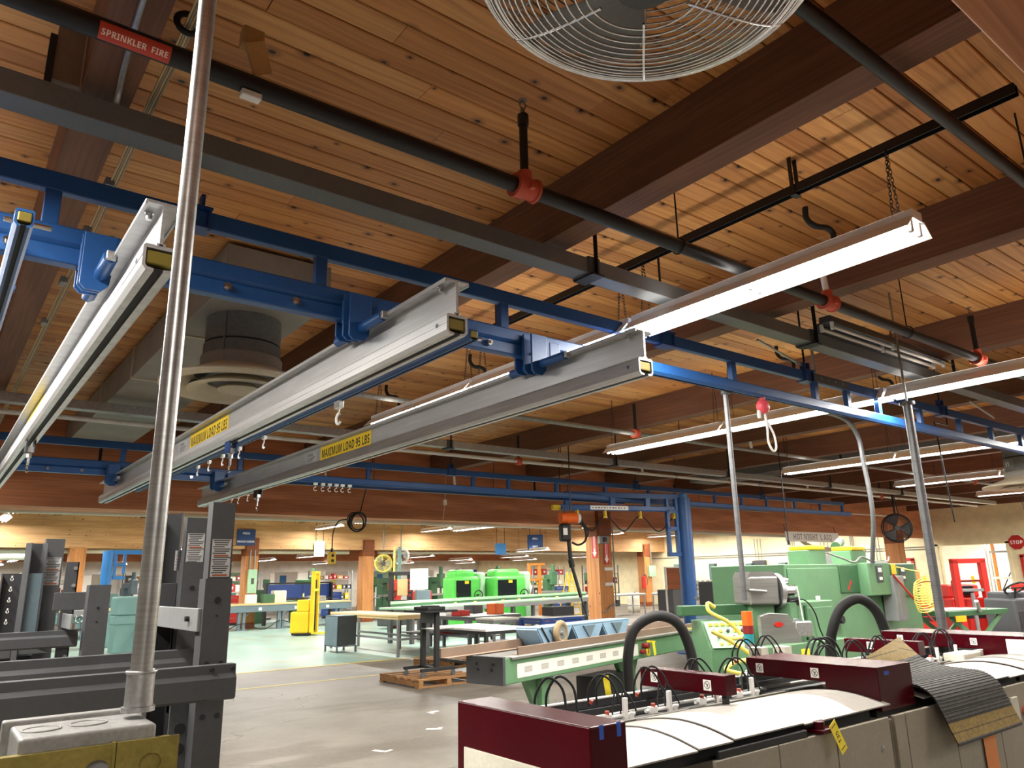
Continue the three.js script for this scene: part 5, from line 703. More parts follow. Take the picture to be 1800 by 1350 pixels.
{ const t = thing('floor_cabinet', 'grey steel cabinet with an open black front under the tan table', 'cabinet', [8.42, 0, -17.9]); mesh('shell', [r6(-0.28, -0.26, 0.14, 0.86, -0.35, 0.35, 0.004), r6(-0.28, 0.25, 0.84, 0.86, -0.35, 0.35, 0.004), r6(-0.28, 0.25, 0.14, 0.16, -0.35, 0.35, 0.004), r6(-0.28, 0.25, 0.14, 0.86, -0.35, -0.33, 0.004)], M.slate, t); mesh('dark_front', r6(-0.24, 0.24, 0.17, 0.83, 0.3, 0.33, 0.004), M.greyDark, t); for (const sx of [-0.26, 0.23]) for (const sz of [-0.33, 0.33]) mesh('leg', r6(sx - 0.02, sx + 0.02, 0, 0.15, sz - 0.02, sz + 0.02, 0.003), M.slate, t); }
table('work_table', 'grey steel bench with a lower shelf behind the rolling cart', 'table', [9.7, 10.7], [-14.2, -17.4], 0.85, M.steelGrey, M.steelGrey, { shelf: 0.42, lw: 0.07 });
table('work_table', 'grey steel bench left of the blue bench', 'table', [10.9, 11.8], [-15.0, -17.2], 0.82, M.grey, M.steelGrey, { shelf: 0.4, lw: 0.07 });
table('stool_table', 'small pale topped stand between the white table and the blue bench', 'table', [9.45, 10.15], [-12.95, -13.6], 0.86, M.cream, M.grey, { lw: 0.05, shelf: 0.4 });
table('work_bench', 'bright blue steel work bench behind the white table', 'bench', [9.95, 11.1], [-12.0, -12.75], 0.88, M.white, M.navy, { lw: 0.09, th: 0.02, stretch: 0.75 });
solo('crate', [r6(10.5, 11.1, 0.88, 1.06, -12.65, -12.3, 0.01)], M.black, 'black tool tray on the blue bench', 'tray');
[[9.95, 0.85, -14.9, 0.3, 0.12, M.red, 'red parts bin on the grey bench behind the cart'], [10.1, 0.85, -15.4, 0.28, 0.1, M.white, 'white parts bin on the grey bench behind the cart'], [10.2, 0.42, -15.8, 0.4, 0.16, M.darkRed, 'dark red crate on the lower shelf of the grey bench'], [11.3, 0.82, -15.4, 0.3, 0.24, M.orange, 'orange box on the bench left of the blue bench'], [11.2, 0.82, -16.2, 0.34, 0.2, M.greyDark, 'dark box on the bench left of the blue bench']].forEach(([x, y, z, s, h, m, l]) => { const t = thing('parts_bin', l, 'bin', [x, y, z], 0.2); mesh('bin_body', [r6(-s / 2, s / 2, 0, h, -s / 2, -s / 2 + 0.02, 0.003), r6(-s / 2, s / 2, 0, h, s / 2 - 0.02, s / 2, 0.003), r6(-s / 2, -s / 2 + 0.02, 0, h, -s / 2, s / 2, 0.003), r6(s / 2 - 0.02, s / 2, 0, h, -s / 2, s / 2, 0.003), r6(-s / 2, s / 2, 0, 0.015, -s / 2, s / 2, 0.003)], m, t); mesh('bin_rim', r6(-s / 2 - 0.008, s / 2 + 0.008, h - 0.015, h, s / 2 - 0.01, s / 2 + 0.01, 0.003), m, t); });
{ // yellow walkie stacker
  const t = thing('pallet_stacker', 'yellow walk-behind pallet stacker on the pale green aisle', 'stacker', [10.35, 0, -24.4], -2.3);
  mesh('body', [r6(-0.5, 0.5, 0.08, 0.75, -0.1, 0.5, 0.06), r6(-0.2, 0.48, 0.75, 1.12, -0.1, 0.3, 0.04)], M.yellow, t); mesh('skirt', r6(-0.46, 0.46, 0.02, 0.1, -0.1, 0.45, 0.02), M.black, t); mesh('tiller_head', [r6(-0.35, 0.1, 1.1, 1.2, 0.2, 0.42, 0.03), rod([-0.3, 0.7, 0.3], [-0.3, 1.12, 0.3], 0.05)], M.black, t); mesh('battery_post', cyl(0.06, 0.38, -0.32, 0.92, 0.36, 14), M.grey, t);
  for (const x of [-0.02, 0.42]) mesh('mast_rail', r6(x - 0.05, x + 0.05, 0.1, 2.02, -0.26, -0.14, 0.01), M.yellow, t); mesh('mast_cross', [r6(-0.05, 0.45, 1.94, 2.02, -0.26, -0.14, 0.01), r6(-0.05, 0.45, 1.38, 1.46, -0.26, -0.14, 0.01)], M.yellow, t); mesh('lift_cylinder', cyl(0.035, 1.6, 0.15, 0.95, -0.2, 12), M.black, t);
  for (const x of [0.0, 0.4]) mesh('fork', r6(x - 0.07, x + 0.07, 0.05, 0.1, -1.25, -0.2, 0.01), M.yellow, t); mesh('load_wheel', cyl(0.06, 0.1, 0.0, 0.06, -1.1, 14, 0, 0, Math.PI / 2), M.black, t); mesh('green_label', b6(-0.15, 0.15, 0.68, 0.72, 0.5, 0.506), M.greenBright, t); mesh('hung_sheet', bx(0.15, 0.26, 0.01, -0.42, 1.18, 0.4, 0, 0.6, 0.3), M.paperYellow, t); }
{ // long slate bench with cables
  const t = thing('long_bench', 'long slate grey steel bench with a wooden top across the aisle end', 'bench', [9.5, 0, -29.2], 0.02);
  mesh('bench_top', r6(-6, 4.4, 0.88, 0.94, -0.6, 0.5, 0.008), M.tan, t); mesh('apron', r6(-6, 4.4, 0.64, 0.88, 0.42, 0.48, 0.006), M.slate, t); mesh('rear_apron', r6(-6, 4.4, 0.7, 0.88, -0.56, -0.5, 0.006), M.slate, t);
  for (const x of [-5.2, -2.6, 0.05, 1.55, 3.9]) { const l = mesh('leg', [r6(x - 0.13, x - 0.03, 0.02, 0.66, 0.3, 0.42, 0.006), r6(x + 0.05, x + 0.15, 0.02, 0.66, 0.3, 0.42, 0.006), bar([x + 0.15, 0.48, 0.36], [x + 0.35, 0.66, 0.36], 0.03)], M.slate, t); mesh('foot', r6(x - 0.16, x + 0.18, 0, 0.03, 0.26, 0.46, 0.004), M.slate, l); }
  for (const x of [-4, -2.1, -0.7, 0.7, 2.1, 3.4]) mesh('outlet', [r6(x - 0.06, x + 0.06, 0.69, 0.8, 0.48, 0.5, 0.004)], M.white, t);
  mesh('floor_cable', hose([[-2.6, 0.3, 0.5], [-2.0, 0.02, 0.7], [-0.6, 0.05, 0.6], [0.05, 0.25, 0.5], [0.8, 0.03, 0.7], [1.5, 0.3, 0.5], [2.3, 0.1, 0.6], [3.0, 0.6, 0.5]], 0.016, 60, 6), M.rubber, t); }
{ // long roller conveyor
  const t = thing('roller_conveyor', 'long pale green conveyor table crossing behind the white table', 'conveyor', [10.4, 0, -18.2], 0.3); const L = 11.3;
  mesh('deck', r6(0, L, 0.9, 0.95, -1.0, 0, 0.008), M.mint, t); mesh('front_apron', r6(0, L, 0.78, 0.9, -0.06, 0, 0.006), M.grey, t); mesh('rear_rail', [r6(0.4, L, 1.02, 1.1, -0.98, -0.94, 0.005)], M.mint, t); mesh('rear_web', [r6(0.4, L, 0.94, 1.02, -0.97, -0.95, 0.004)], M.greenDark, t);
  for (let i = 0; i < 10; i++) for (const z of [-0.1, -0.9]) mesh('leg', r6(0.3 + i * 1.18, 0.4 + i * 1.18, 0, 0.8, z - 0.05, z + 0.05, 0.006), M.steelGrey, t); mesh('lower_rail', [r6(0.3, L, 0.25, 0.31, -0.12, -0.06, 0.004)], M.steelGrey, t);
  for (let i = 0; i < 7; i++) mesh('work_piece', cyl(0.05, 0.05, 2.5 + i * 1.2, 0.975, -0.35 - (i % 2) * 0.2, 10), M.tan, t); }
{ const t = thing('display_board', 'blank pale board standing on a slate box by the conveyor', 'board', [12.1, 0, -20.4], -0.3); mesh('board', r6(-0.28, 0.28, 1.38, 2.0, -0.02, 0.02, 0.006), M.white, t); mesh('stand_box', r6(-0.1, 0.34, 0.95, 1.36, -0.15, 0.1, 0.006), M.slate, t); mesh('stand_leg', r6(0, 0.1, 0, 0.96, -0.06, 0.04, 0.004), M.slate, t); }
{ const t = thing('tool_cabinet', 'black open cabinet with a tan panel left of the pale board', 'cabinet', [12.3, 0, -21.9], -0.2); mesh('frame', [r6(-0.35, 0.35, 1.82, 1.94, -0.2, 0.2, 0.01), r6(-0.35, -0.28, 0, 1.9, -0.2, 0.2, 0.005), r6(0.28, 0.35, 0, 1.9, -0.2, 0.2, 0.005), r6(-0.35, 0.35, 1.0, 1.06, -0.2, 0.2, 0.005)], M.black, t); mesh('tan_panel', r6(-0.15, 0.2, 1.2, 1.7, 0.1, 0.14, 0.004), M.tan, t); mesh('red_parts', [0, 1, 2, 3].map((i) => r6(0.2, 0.3, 1.15 + i * 0.15, 1.25 + i * 0.15, 0.1, 0.2, 0.01)), M.darkRed, t); }
solo('guard_post', [r6(14.6, 14.66, 0, 2.95, -26.6, -26.54, 0.008)], M.hoseYellow, 'tall thin pale yellow post left of the black cabinet', 'post');
solo('guard_post', [r6(14.8, 14.9, 0, 2.95, -26.6, -26.5, 0.008)], M.tealPaint, 'tall thin teal post beside the pale yellow one', 'post');
function brightMachine(label, x, z, turn, w) {
  const t = thing('press_machine', label, 'machine', [x, 0, z], turn);
  mesh('body', [r6(-w / 2, w / 2, 0.0, 1.75, -0.7, 0.3, 0.12), r6(-w / 2 + 0.1, w / 2 - 0.1, 1.6, 2.0, -0.65, 0.1, 0.15)], M.greenBright, t); mesh('window', r6(-w / 2 + 0.12, w / 2 - 0.4, 1.05, 1.62, 0.29, 0.32, 0.02), M.glass, t); mesh('side_hood', r6(w / 2, w / 2 + 0.28, 0.1, 1.9, -0.6, 0.2, 0.1), M.mint, t); mesh('yellow_label', r6(-0.1, 0.06, 1.5, 1.6, 0.32, 0.33, 0.003), M.yellow, t); mesh('handwheel', [tor(0.16, 0.02, w / 2 - 0.15, 1.1, 0.42), rod([w / 2 - 0.15, 1.1, 0.3], [w / 2 - 0.15, 1.1, 0.42], 0.03)], M.black, t); mesh('control_lever', rod([-w / 2 + 0.2, 0.9, 0.35], [-w / 2 + 0.1, 1.2, 0.45], 0.025), M.black, t); return t;
}
brightMachine('bright green press machine left of its twin behind the conveyor', 15.75, -23.4, -0.15, 1.1);
brightMachine('bright green press machine with a diamond paper on its side', 17.2, -22.7, -0.15, 1.3);
solo('paper_sheet', bx(0.26, 0.26, 0.006, 18.02, 1.3, -22.32, 0, 0.6, 0.78), M.paper, 'diamond-set paper sheet on the right bright green machine', 'paper');
{ const t = thing('step_ladder', 'yellow step ladder standing beside the near timber column', 'ladder', [20.4, 0, -22.8], 0.3); for (const s of [-1, 1]) mesh('front_rail', bar([s * 0.28, 0, 0.35], [s * 0.16, 1.85, 0], 0.06, 0.03), M.yellow, t); for (const s of [-1, 1]) mesh('rear_rail', bar([s * 0.28, 0, -0.45], [s * 0.16, 1.85, 0], 0.045, 0.03), M.yellow, t); for (let i = 1; i < 7; i++) mesh('step', r6(-0.28 + i * 0.017, 0.28 - i * 0.017, i * 0.26 - 0.02, i * 0.26 + 0.02, 0.35 - i * 0.05 - 0.05, 0.35 - i * 0.05 + 0.05, 0.006), M.yellow, t); }
{ const t = thing('portable_lift', 'orange upright lift frame left of the yellow ladder', 'lift', [18.6, 0, -22.8], -0.2); for (const x of [-0.22, 0.22]) mesh('upright', r6(x - 0.05, x + 0.05, 0, 2.2, -0.05, 0.05, 0.008), M.orangeRack, t); mesh('cross_member', r6(-0.25, 0.45, 2.12, 2.2, -0.05, 0.05, 0.008), M.orangeRack, t); mesh('cross_member', r6(-0.22, 0.22, 1.55, 1.63, -0.05, 0.05, 0.008), M.orangeRack, t); mesh('foot', r6(-0.3, 0.5, 0, 0.08, -0.4, 0.3, 0.01), M.orangeRack, t); }
{ const t = thing('extension_ladder', 'tall yellow ladder leaning left of the near timber column', 'ladder', [21.9, 0, -22.6], 0.2); for (const s of [-1, 1]) mesh('rail', bar([s * 0.2, 0, 0], [s * 0.2, 2.3, -0.3], 0.05, 0.03), M.orangeRack, t); for (let i = 1; i < 8; i++) mesh('rung', rod([-0.2, i * 0.28, -i * 0.036], [0.2, i * 0.28, -i * 0.036], 0.016), M.yellow, t); }
// ---- right of the near column
{ const t = thing('tool_cabinet', 'dark cabinet with a cork board behind the blue jib mast', 'cabinet', [16.2, 0, -13.9], 0.1); mesh('cabinet_body', r6(-0.35, 0.45, 0.45, 1.28, -0.3, 0.2, 0.01), M.greyDark, t); mesh('cork_board', r6(-0.33, 0.3, 1.28, 1.84, -0.02, 0.02, 0.005), M.wood, t); mesh('board_frame', [r6(-0.36, -0.33, 0.4, 1.86, -0.03, 0.03, 0.004), r6(-0.36, 0.32, 1.84, 1.87, -0.03, 0.03, 0.004)], M.white, t); mesh('leg', r6(-0.35, -0.27, 0, 0.46, -0.2, -0.12, 0.004), M.slate, t); mesh('leg', r6(0.3, 0.38, 0, 0.46, -0.2, -0.12, 0.004), M.slate, t); }
{ const t = thing('grinder', 'slate grey table grinder with a dark hood behind the green bed', 'machine', [11.9, 0, -8.95], 0.28); mesh('body', r6(-0.7, 1.0, 0.75, 1.12, -0.35, 0.2, 0.02), M.slate, t); mesh('dark_hood', r6(-0.6, 0.0, 1.12, 1.52, -0.3, 0.1, 0.02), M.black, t); mesh('base', r6(-0.6, 0.9, 0, 0.76, -0.3, 0.12, 0.02), M.greyDark, t); for (const x of [-0.3, 0.0, 0.3, 0.6]) mesh('handwheel', [tor(0.06, 0.012, x, 0.7, 0.24), cyl(0.02, 0.08, x, 0.7, 0.22, 10, Math.PI / 2)], M.chrome, t); mesh('bright_tray', r6(-0.2, 1.05, 1.12, 1.16, -0.3, 0.1, 0.006), M.white, t); }
{ const t = thing('slat_rack', 'rack of pale upright panels behind the grey spindle head', 'rack', [13.2, 0, -10.2], 0.3); for (let i = 0; i < 8; i++) mesh('panel', r6(-1.0 + i * 0.28, -0.85 + i * 0.28, 0.7, 1.18, -0.05, 0.05, 0.004), i % 3 ? M.mint : M.cream, t); mesh('top_rail', r6(-1.05, 1.3, 1.18, 1.23, -0.06, 0.06, 0.005), M.grey, t); mesh('leg', r6(-1.0, -0.92, 0, 0.7, -0.05, 0.05, 0.005), M.grey, t); mesh('leg', r6(1.1, 1.18, 0, 0.7, -0.05, 0.05, 0.005), M.grey, t); mesh('low_rail', r6(-1.05, 1.3, 0.64, 0.7, -0.06, 0.06, 0.005), M.grey, t); }
// ---- red trucks at right
function redTruck(label, x, z, turn, s, mast) {
  const t = thing('lift_truck', label, 'lift truck', [x, 0, z], turn);
  mesh('body', [r6(-0.55 * s, 0.5 * s, 0.15, 1.05, -0.4, 0.45, 0.05), r6(-0.5 * s, 0.45 * s, 1.05, 1.32, -0.35, 0.3, 0.04)], M.red, t); mesh('dash', r6(-0.3 * s, 0.25 * s, 1.1, 1.3, 0.28, 0.34, 0.02), M.black, t); mesh('hood_grille', [r6(-0.5 * s, 0.45 * s, 0.75, 0.8, 0.45, 0.47, 0.005), r6(-0.4 * s, 0.4 * s, 0.62, 0.7, 0.45, 0.46, 0.004)], M.black, t);
  for (const q of [-0.45, 0.45]) mesh('wheel', cyl(0.16, 0.14, q * s, 0.16, 0.2, 18, 0, 0, Math.PI / 2), M.rubber, t);
  if (mast) { for (const q of [-0.3, 0.3]) mesh('mast_rail', r6(q - 0.06, q + 0.06, 0.1, 1.85, 0.5, 0.64, 0.008), M.red, t); mesh('mast_cross', r6(-0.36, 0.36, 1.77, 1.87, 0.5, 0.64, 0.008), M.red, t); mesh('mast_cross', r6(-0.3, 0.3, 1.18, 1.24, 0.52, 0.62, 0.008), M.grey, t); mesh('lift_cylinder', cyl(0.04, 1.1, 0, 0.6, 0.57, 12), M.grey, t); }
  mesh('guard_bar', [rod([-0.5 * s, 1.0, 0.5], [-0.45 * s, 1.4, 0.42], 0.025), rod([-0.45 * s, 1.4, 0.42], [0.42 * s, 1.4, 0.42], 0.025), rod([0.42 * s, 1.4, 0.42], [0.5 * s, 1.0, 0.5], 0.025)], M.darkRed, t);
  mesh('yellow_tag', bx(0.07, 0.16, 0.01, 0.15, 1.42, 0.43, 0, 0, 0.1), M.tagYellow, t); return t;
}
redTruck('red pallet truck with a pinned yellow sheet right of the coiled hose', 16.9, -8.0, -0.6, 0.8, false);
redTruck('red lift truck with a tall mast in front of the doorway', 18.3, -7.6, -0.66, 0.7, true);
redTruck('red lift truck behind the dark grey power unit', 19.4, -6.3, -0.6, 0.95, false);
solo('pinned_sheet', bx(0.3, 0.32, 0.006, 16.75, 1.14, -7.52, -0.1, -0.6, 0.55), M.paperYellow, 'pale yellow sheet taped to the red pallet truck', 'paper');
{ const t = thing('carton', 'brown cardboard carton on top of the red pallet truck', 'carton', [16.9, 1.32, -8.1], -0.5); mesh('carton_body', r6(-0.3, 0.3, 0, 0.32, -0.2, 0.2, 0.01), M.cardboard, t); mesh('carton_flap', bx(0.6, 0.008, 0.2, 0, 0.335, 0.1, -0.1), M.cardboard, t); }
{ const t = thing('tow_tractor', 'dark grey power unit with a black steering wheel at right', 'tractor', [15.15, 0, -5.4], -0.5); mesh('body', [r6(-0.3, 0.35, 0.2, 1.15, -0.35, 0.35, 0.05), r6(-0.26, 0.3, 1.1, 1.26, -0.3, 0.2, 0.05)], M.greyDark, t); mesh('deck', r6(-0.55, 0.5, 0.12, 0.28, 0.3, 0.95, 0.03), M.red, t); mesh('steering_wheel', [place(new THREE.TorusGeometry(0.17, 0.018, 8, 28), -0.2, 1.32, 0.32, 1.0), rod([-0.2, 1.32, 0.32], [-0.18, 1.0, 0.22], 0.02), bar([-0.36, 1.32, 0.32], [-0.04, 1.32, 0.32], 0.02)], M.black, t); mesh('wheel', cyl(0.13, 0.1, -0.25, 0.13, 0.7, 16, 0, 0, Math.PI / 2), M.rubber, t); mesh('wheel', cyl(0.13, 0.1, 0.25, 0.13, -0.1, 16, 0, 0, Math.PI / 2), M.rubber, t); mesh('front_panel', r6(-0.24, 0.28, 0.5, 0.95, 0.35, 0.37, 0.01), M.rackDark, t); }
{ const t = thing('scissor_table', 'green scissor lift table with folded arms before the red trucks', 'lift table', [13.4, 0, -5.6], -0.2); mesh('platform', r6(-0.75, 0.75, 0.94, 1.02, -0.35, 0.35, 0.008), M.greenDark, t); mesh('platform_top', r6(-0.72, 0.3, 1.02, 1.035, -0.3, 0.3, 0.004), M.galv, t); for (const z of [-0.3, 0.3]) { mesh('scissor_arm', bar([-0.65, 0.15, z], [0.6, 0.93, z], 0.07, 0.03), M.green, t); mesh('scissor_arm', bar([0.65, 0.15, z * 0.9], [-0.6, 0.93, z * 0.9], 0.07, 0.03), M.green, t); } mesh('base', r6(-0.75, 0.75, 0.05, 0.15, -0.35, 0.35, 0.008), M.greenDark, t); mesh('yellow_sign', r6(-0.6, -0.35, 0.86, 0.95, 0.35, 0.36, 0.003), M.yellow, t); mesh('lever', rod([0.0, 1.0, 0.36], [-0.1, 1.16, 0.4], 0.03), M.galv, t); mesh('caster', cyl(0.06, 0.04, -0.6, 0.04, 0.2, 14, Math.PI / 2), M.black, t); }

// ================= WALL THINGS AND SIGNS =================
const WX = ROOM.x1 - 0.01;
{ const t = thing('stop_sign', 'red octagonal STOP sign on the yellow wall', 'sign', [WX - 0.02, 2.64, -11.75], -Math.PI / 2);
  const oct = []; for (let i = 0; i < 8; i++) oct.push([0.3 * Math.cos(i * Math.PI / 4 + Math.PI / 8), 0.3 * Math.sin(i * Math.PI / 4 + Math.PI / 8)]);
  mesh('sign_rim', extr(oct.map(([a, b]) => [a * 1.06, b * 1.06]), 0.008), M.paper, t); const o = mesh('sign_face', extr(oct, 0.004).translate(0, 0, 0.008), M.red, t);
  sheet('sign_text', 0.5, 0.2, printed(0.5, 0.2, lettering('STOP', '#ffffff', '#c8261c', 0.95)), t, [0, 0, 0.0135]); }
function doorway(n, z0, z1, label) { const t = tag(thing('door_' + n, label, undefined, [WX, 0, 0], 0, undefined, 'structure'), label, undefined, undefined, 'structure'); mesh('door_frame', [r6(-0.06, 0, 0, 2.12, z0 - 0.12, z0, 0.006), r6(-0.06, 0, 0, 2.12, z1, z1 + 0.12, 0.006), r6(-0.06, 0, 2.05, 2.17, z0 - 0.12, z1 + 0.12, 0.006)], M.red, t); mesh('door_leaf', r6(-0.03, 0, 0, 2.05, z0, z1, 0.004), M.cream, t); mesh('door_window', r6(-0.036, -0.03, 1.1, 1.8, z0 + 0.2, z1 - 0.2, 0.004), M.glass, t); mesh('handle', r6(-0.08, -0.03, 0.98, 1.02, z0 + 0.08, z0 + 0.2, 0.008), M.chrome, t); }
doorway(1, -16.9, -15.95, 'red framed door in the yellow wall left of the wide doorway'); doorway(2, -11.6, -10.7, 'red framed door at the right edge of the frame');
{ const t = thing('rack_room', 'orange racking and pipes standing in the room beyond the doorway', 'rack', [ROOM.x1 + 2.4, 0, -13.2]); mesh('upright', r6(-0.05, 0.05, 0, 3.0, -0.4, -0.28, 0.006), M.orangeRack, t); mesh('upright', r6(-0.05, 0.05, 0, 3.0, 0.6, 0.72, 0.006), M.wood, t); mesh('cross_brace', bar([0, 0.6, -0.3], [0, 2.2, 0.6], 0.04), M.black, t); mesh('shelf_beam', r6(-0.3, 0.3, 1.2, 1.3, -0.4, 0.72, 0.005), M.white, t); mesh('shelf_beam', r6(-0.3, 0.3, 2.3, 2.38, -0.4, 0.72, 0.005), M.grey, t); mesh('wall_pipes', [0, 1, 2].map((i) => rod([1.5, 0.3, -1.2 + i * 0.15], [1.5, 3.1, -1.2 + i * 0.15], 0.04)), M.galv, t); }
// electrical boxes along the yellow wall
[[-23.6, 1.55, 2.3, 0.75, M.greyDark, 'dark grey electric panel with yellow stickers on the yellow wall'], [-21.6, 1.7, 2.2, 0.45, M.greyDark, 'smaller dark electric panel right of the stickered one'], [-19.9, 1.9, 2.45, 0.75, M.grey, 'grey electric box near the green machine top'], [-28.6, 1.2, 2.2, 0.6, M.cream, 'cream wall box beyond the beige cabinet'], [-18.5, 1.5, 2.2, 0.3, M.grey, 'narrow grey wall box behind the yellow cap'], [-17.4, 1.0, 2.1, 0.6, M.greenDark, 'green grey wall cabinet left of the red door']].forEach(([z, y0, y1, w, m, l], i) => { const t = thing('electric_panel', l, 'electric panel', [WX - 0.1, 0, z], -Math.PI / 2); mesh('box', r6(-w / 2, w / 2, y0, y1, -0.09, 0.09, 0.01), m, t); mesh('door_edge', r6(-w / 2 + 0.04, w / 2 - 0.04, y0 + 0.04, y1 - 0.04, 0.09, 0.1, 0.004), m, t); if (i === 0) { mesh('sticker', r6(-0.25, -0.02, 1.75, 1.95, 0.1, 0.104, 0.002), M.tagYellow, t); mesh('sticker', r6(0.03, 0.26, 1.75, 1.95, 0.1, 0.104, 0.002), M.tagYellow, t); } for (let k = 0; k < 3; k++) mesh('riser_conduit', rod([-w / 4 + k * w / 4, y1, 0], [-w / 4 + k * w / 4, 3.4, 0], 0.02, 6), M.galvDull, t); });
solo('conduit_pair', [rod([WX - 0.02, 2.62, -31], [WX - 0.02, 2.62, -15.1], 0.022, 8), rod([WX - 0.02, 2.52, -29], [WX - 0.02, 2.52, -15.2], 0.022, 8)], M.galvDull, 'pair of grey conduits running along the yellow wall', 'conduit');
{ const t = thing('steel_cabinet', 'beige double door steel cabinet with taped papers by the yellow wall', 'cabinet', [WX - 0.4, 0, -25.9], -Math.PI / 2); mesh('cabinet_body', r6(-0.75, 0.75, 0, 2.1, -0.35, 0.3, 0.01), M.cream, t); for (const s of [-1, 1]) { const d = mesh('door', r6(s * 0.37 - 0.36, s * 0.37 + 0.36, 0.08, 2.06, 0.3, 0.32, 0.006), M.cream, t); mesh('handle', r6(s * 0.06 - 0.015, s * 0.06 + 0.015, 1.0, 1.15, 0.32, 0.35, 0.005), M.greyDark, d); } mesh('paper', bx(0.3, 0.36, 0.004, 0.2, 1.6, 0.325, 0, 0, -0.1), M.paper, t); mesh('paper', bx(0.2, 0.22, 0.004, 0.5, 1.2, 0.325, 0, 0, 0.1), M.paper, t); }
// back of hall signs
function hungSign(label, x, y, z, w, h, mat, turn = 0, top = 3.0) { const t = thing('hanging_sign', label, 'sign', [x, y, z], turn); sheet('sign_print', w, h, mat, t, [0, 0, 0.012]); mesh('sign_board', bx(w, h, 0.02, 0, 0, 0), M.navy, t); if (top > y + h / 2) for (const s of [-1, 1]) mesh('hanger_cord', rod([s * w * 0.35, h / 2, 0], [s * w * 0.35, top - y, 0], 0.012, 5), M.black, t); return t; }
const blueSign = (l) => printed(0.6, 0.5, lettering(l, '#f4f4f4', '#1d3f74', 0.34));
hungSign('dark blue sign with white lettering on the orange girder at left', 9.9, 3.42, -29.92, 0.72, 0.62, blueSign(['PRESS', 'BRAKES SHEAR']), 0, 0);
hungSign('blue sign with white lettering hanging right of the bright green machines', 23.2, 3.3, -28.3, 0.75, 0.75, blueSign(['MILL', 'DEPT']), -0.6, DECK);
hungSign('small pale blue sign hanging above the bright green machine', 20.6, 2.95, -27.6, 0.5, 0.5, printed(0.5, 0.5, lettering('', '#fff', '#3a7fc0')), -0.6, DECK);
hungSign('white notice sheet on the pipe under the orange girder', 12.9, 3.0, -29.8, 0.45, 0.62, printed(0.45, 0.62, (k, W, H) => { k.fillStyle = '#f2f1ec'; k.fillRect(0, 0, W, H); k.fillStyle = '#5a5f66'; for (let i = 0; i < 6; i++) k.fillRect(W * 0.2, H * (0.15 + i * 0.13), W * (0.6 - (i % 2) * 0.15), H * 0.05); }, 150), 0, DECK);
{ const t = thing('banner', 'long white banner with grey lettering below the girder at right', 'banner', [25.0, 2.86, -14.9], 0); sheet('banner_print', 3.4, 0.34, printed(3.4, 0.34, lettering('HOT NIGHT  L ASQ', '#9a9a98', '#f0efec', 0.85), 150), t, [0, 0, 0.008]); mesh('banner_cloth', bx(3.4, 0.34, 0.012, 0, 0, 0), M.paper, t); for (const s of [-1.6, 1.6]) mesh('banner_cord', rod([s, 0.15, -0.02], [s, 0.4, -0.09], 0.01, 5), M.black, t); }
// red arrow signs and fittings on the near column: on the faces towards the camera
const arrow = printed(0.2, 0.62, (k, W, H) => { k.fillStyle = '#c8302c'; k.fillRect(0, 0, W, H); k.fillStyle = '#f6efec'; k.beginPath(); k.moveTo(W * 0.5, H * 0.96); k.lineTo(W * 0.9, H * 0.74); k.lineTo(W * 0.68, H * 0.74); k.lineTo(W * 0.68, H * 0.04); k.lineTo(W * 0.32, H * 0.04); k.lineTo(W * 0.32, H * 0.74); k.lineTo(W * 0.1, H * 0.74); k.closePath(); k.fill(); k.fillStyle = '#c8302c'; k.fillRect(W * 0.42, H * 0.1, W * 0.16, H * 0.5); }, 200);
{ const a = solo('arrow_sign', bx(0.2, 0.62, 0.006, 0, 0, 0), arrow, 'red and white down arrow sign on the left face of the near column', 'sign'); a.position.set(14.462, 2.45, -15.1); a.rotation.y = -Math.PI / 2; }
{ const a = solo('arrow_sign', bx(0.2, 0.62, 0.006, 0, 0, 0), arrow, 'lower red and white down arrow sign on the front face of the near column', 'sign'); a.position.set(14.75, 2.28, -14.94); }
{ const t = thing('alarm_box', 'grey alarm box with dark buttons high on the near column', 'alarm box', [14.62, 2.62, -14.9]); mesh('box', rb(0.34, 0.2, 0.08, 0, 0, 0, 0.01), M.grey, t); mesh('button_block', r6(-0.06, 0.08, -0.06, 0.07, 0.04, 0.06, 0.006), M.black, t); mesh('red_button', cyl(0.025, 0.02, 0.01, -0.03, 0.065, 12, Math.PI / 2), M.red, t); }
[[1.85, 'upper'], [1.45, 'lower']].forEach(([y, w]) => solo('name_plate', bx(0.3, 0.08, 0.008, 14.8, y, -14.94), M.white, w + ' small white name plate on the near column', 'plate'));
{ const t = thing('conduit_elbow', 'pale conduit with an elbow and outlet on the near column', 'conduit', [14.72, 0, -14.9]); mesh('conduit', [hose([[0.28, 3.0, -0.02], [0.28, 2.0, -0.02], [0.28, 1.0, -0.02], [0.27, 0.92, 0], [0.1, 0.9, 0], [-0.1, 0.78, 0.02], [-0.28, 0.74, 0.02]], 0.02, 60, 8)], M.galvDull, t); mesh('outlet', rb(0.12, 0.16, 0.08, 0.32, 0.95, 0, 0.01), M.steelGrey, t); }
{ const t = thing('fire_extinguisher', 'red fire extinguisher hanging on the far right column', 'extinguisher', [32.35, 1.25, -29.9]); mesh('cylinder', [cyl(0.12, 0.6, 0, 0, 0, 18), sph(0.12, 0, 0.3, 0, 14)], M.red, t); mesh('nozzle', [rod([0, 0.42, 0], [0.12, 0.46, 0.05], 0.03), hose([[0.1, 0.44, 0.05], [0.2, 0.2, 0.08], [0.15, -0.1, 0.1]], 0.02, 14, 6)], M.black, t); }
{ const t = thing('switch_cabinet', 'grey green switch cabinet on the far right column', 'switch box', [33.0, 1.9, -29.85]); mesh('box', rb(0.55, 0.6, 0.16, 0, 0, 0, 0.015), M.mint, t); mesh('conduit', rod([0, 0.3, 0], [0, 1.6, 0], 0.03, 8), M.galvDull, t); }
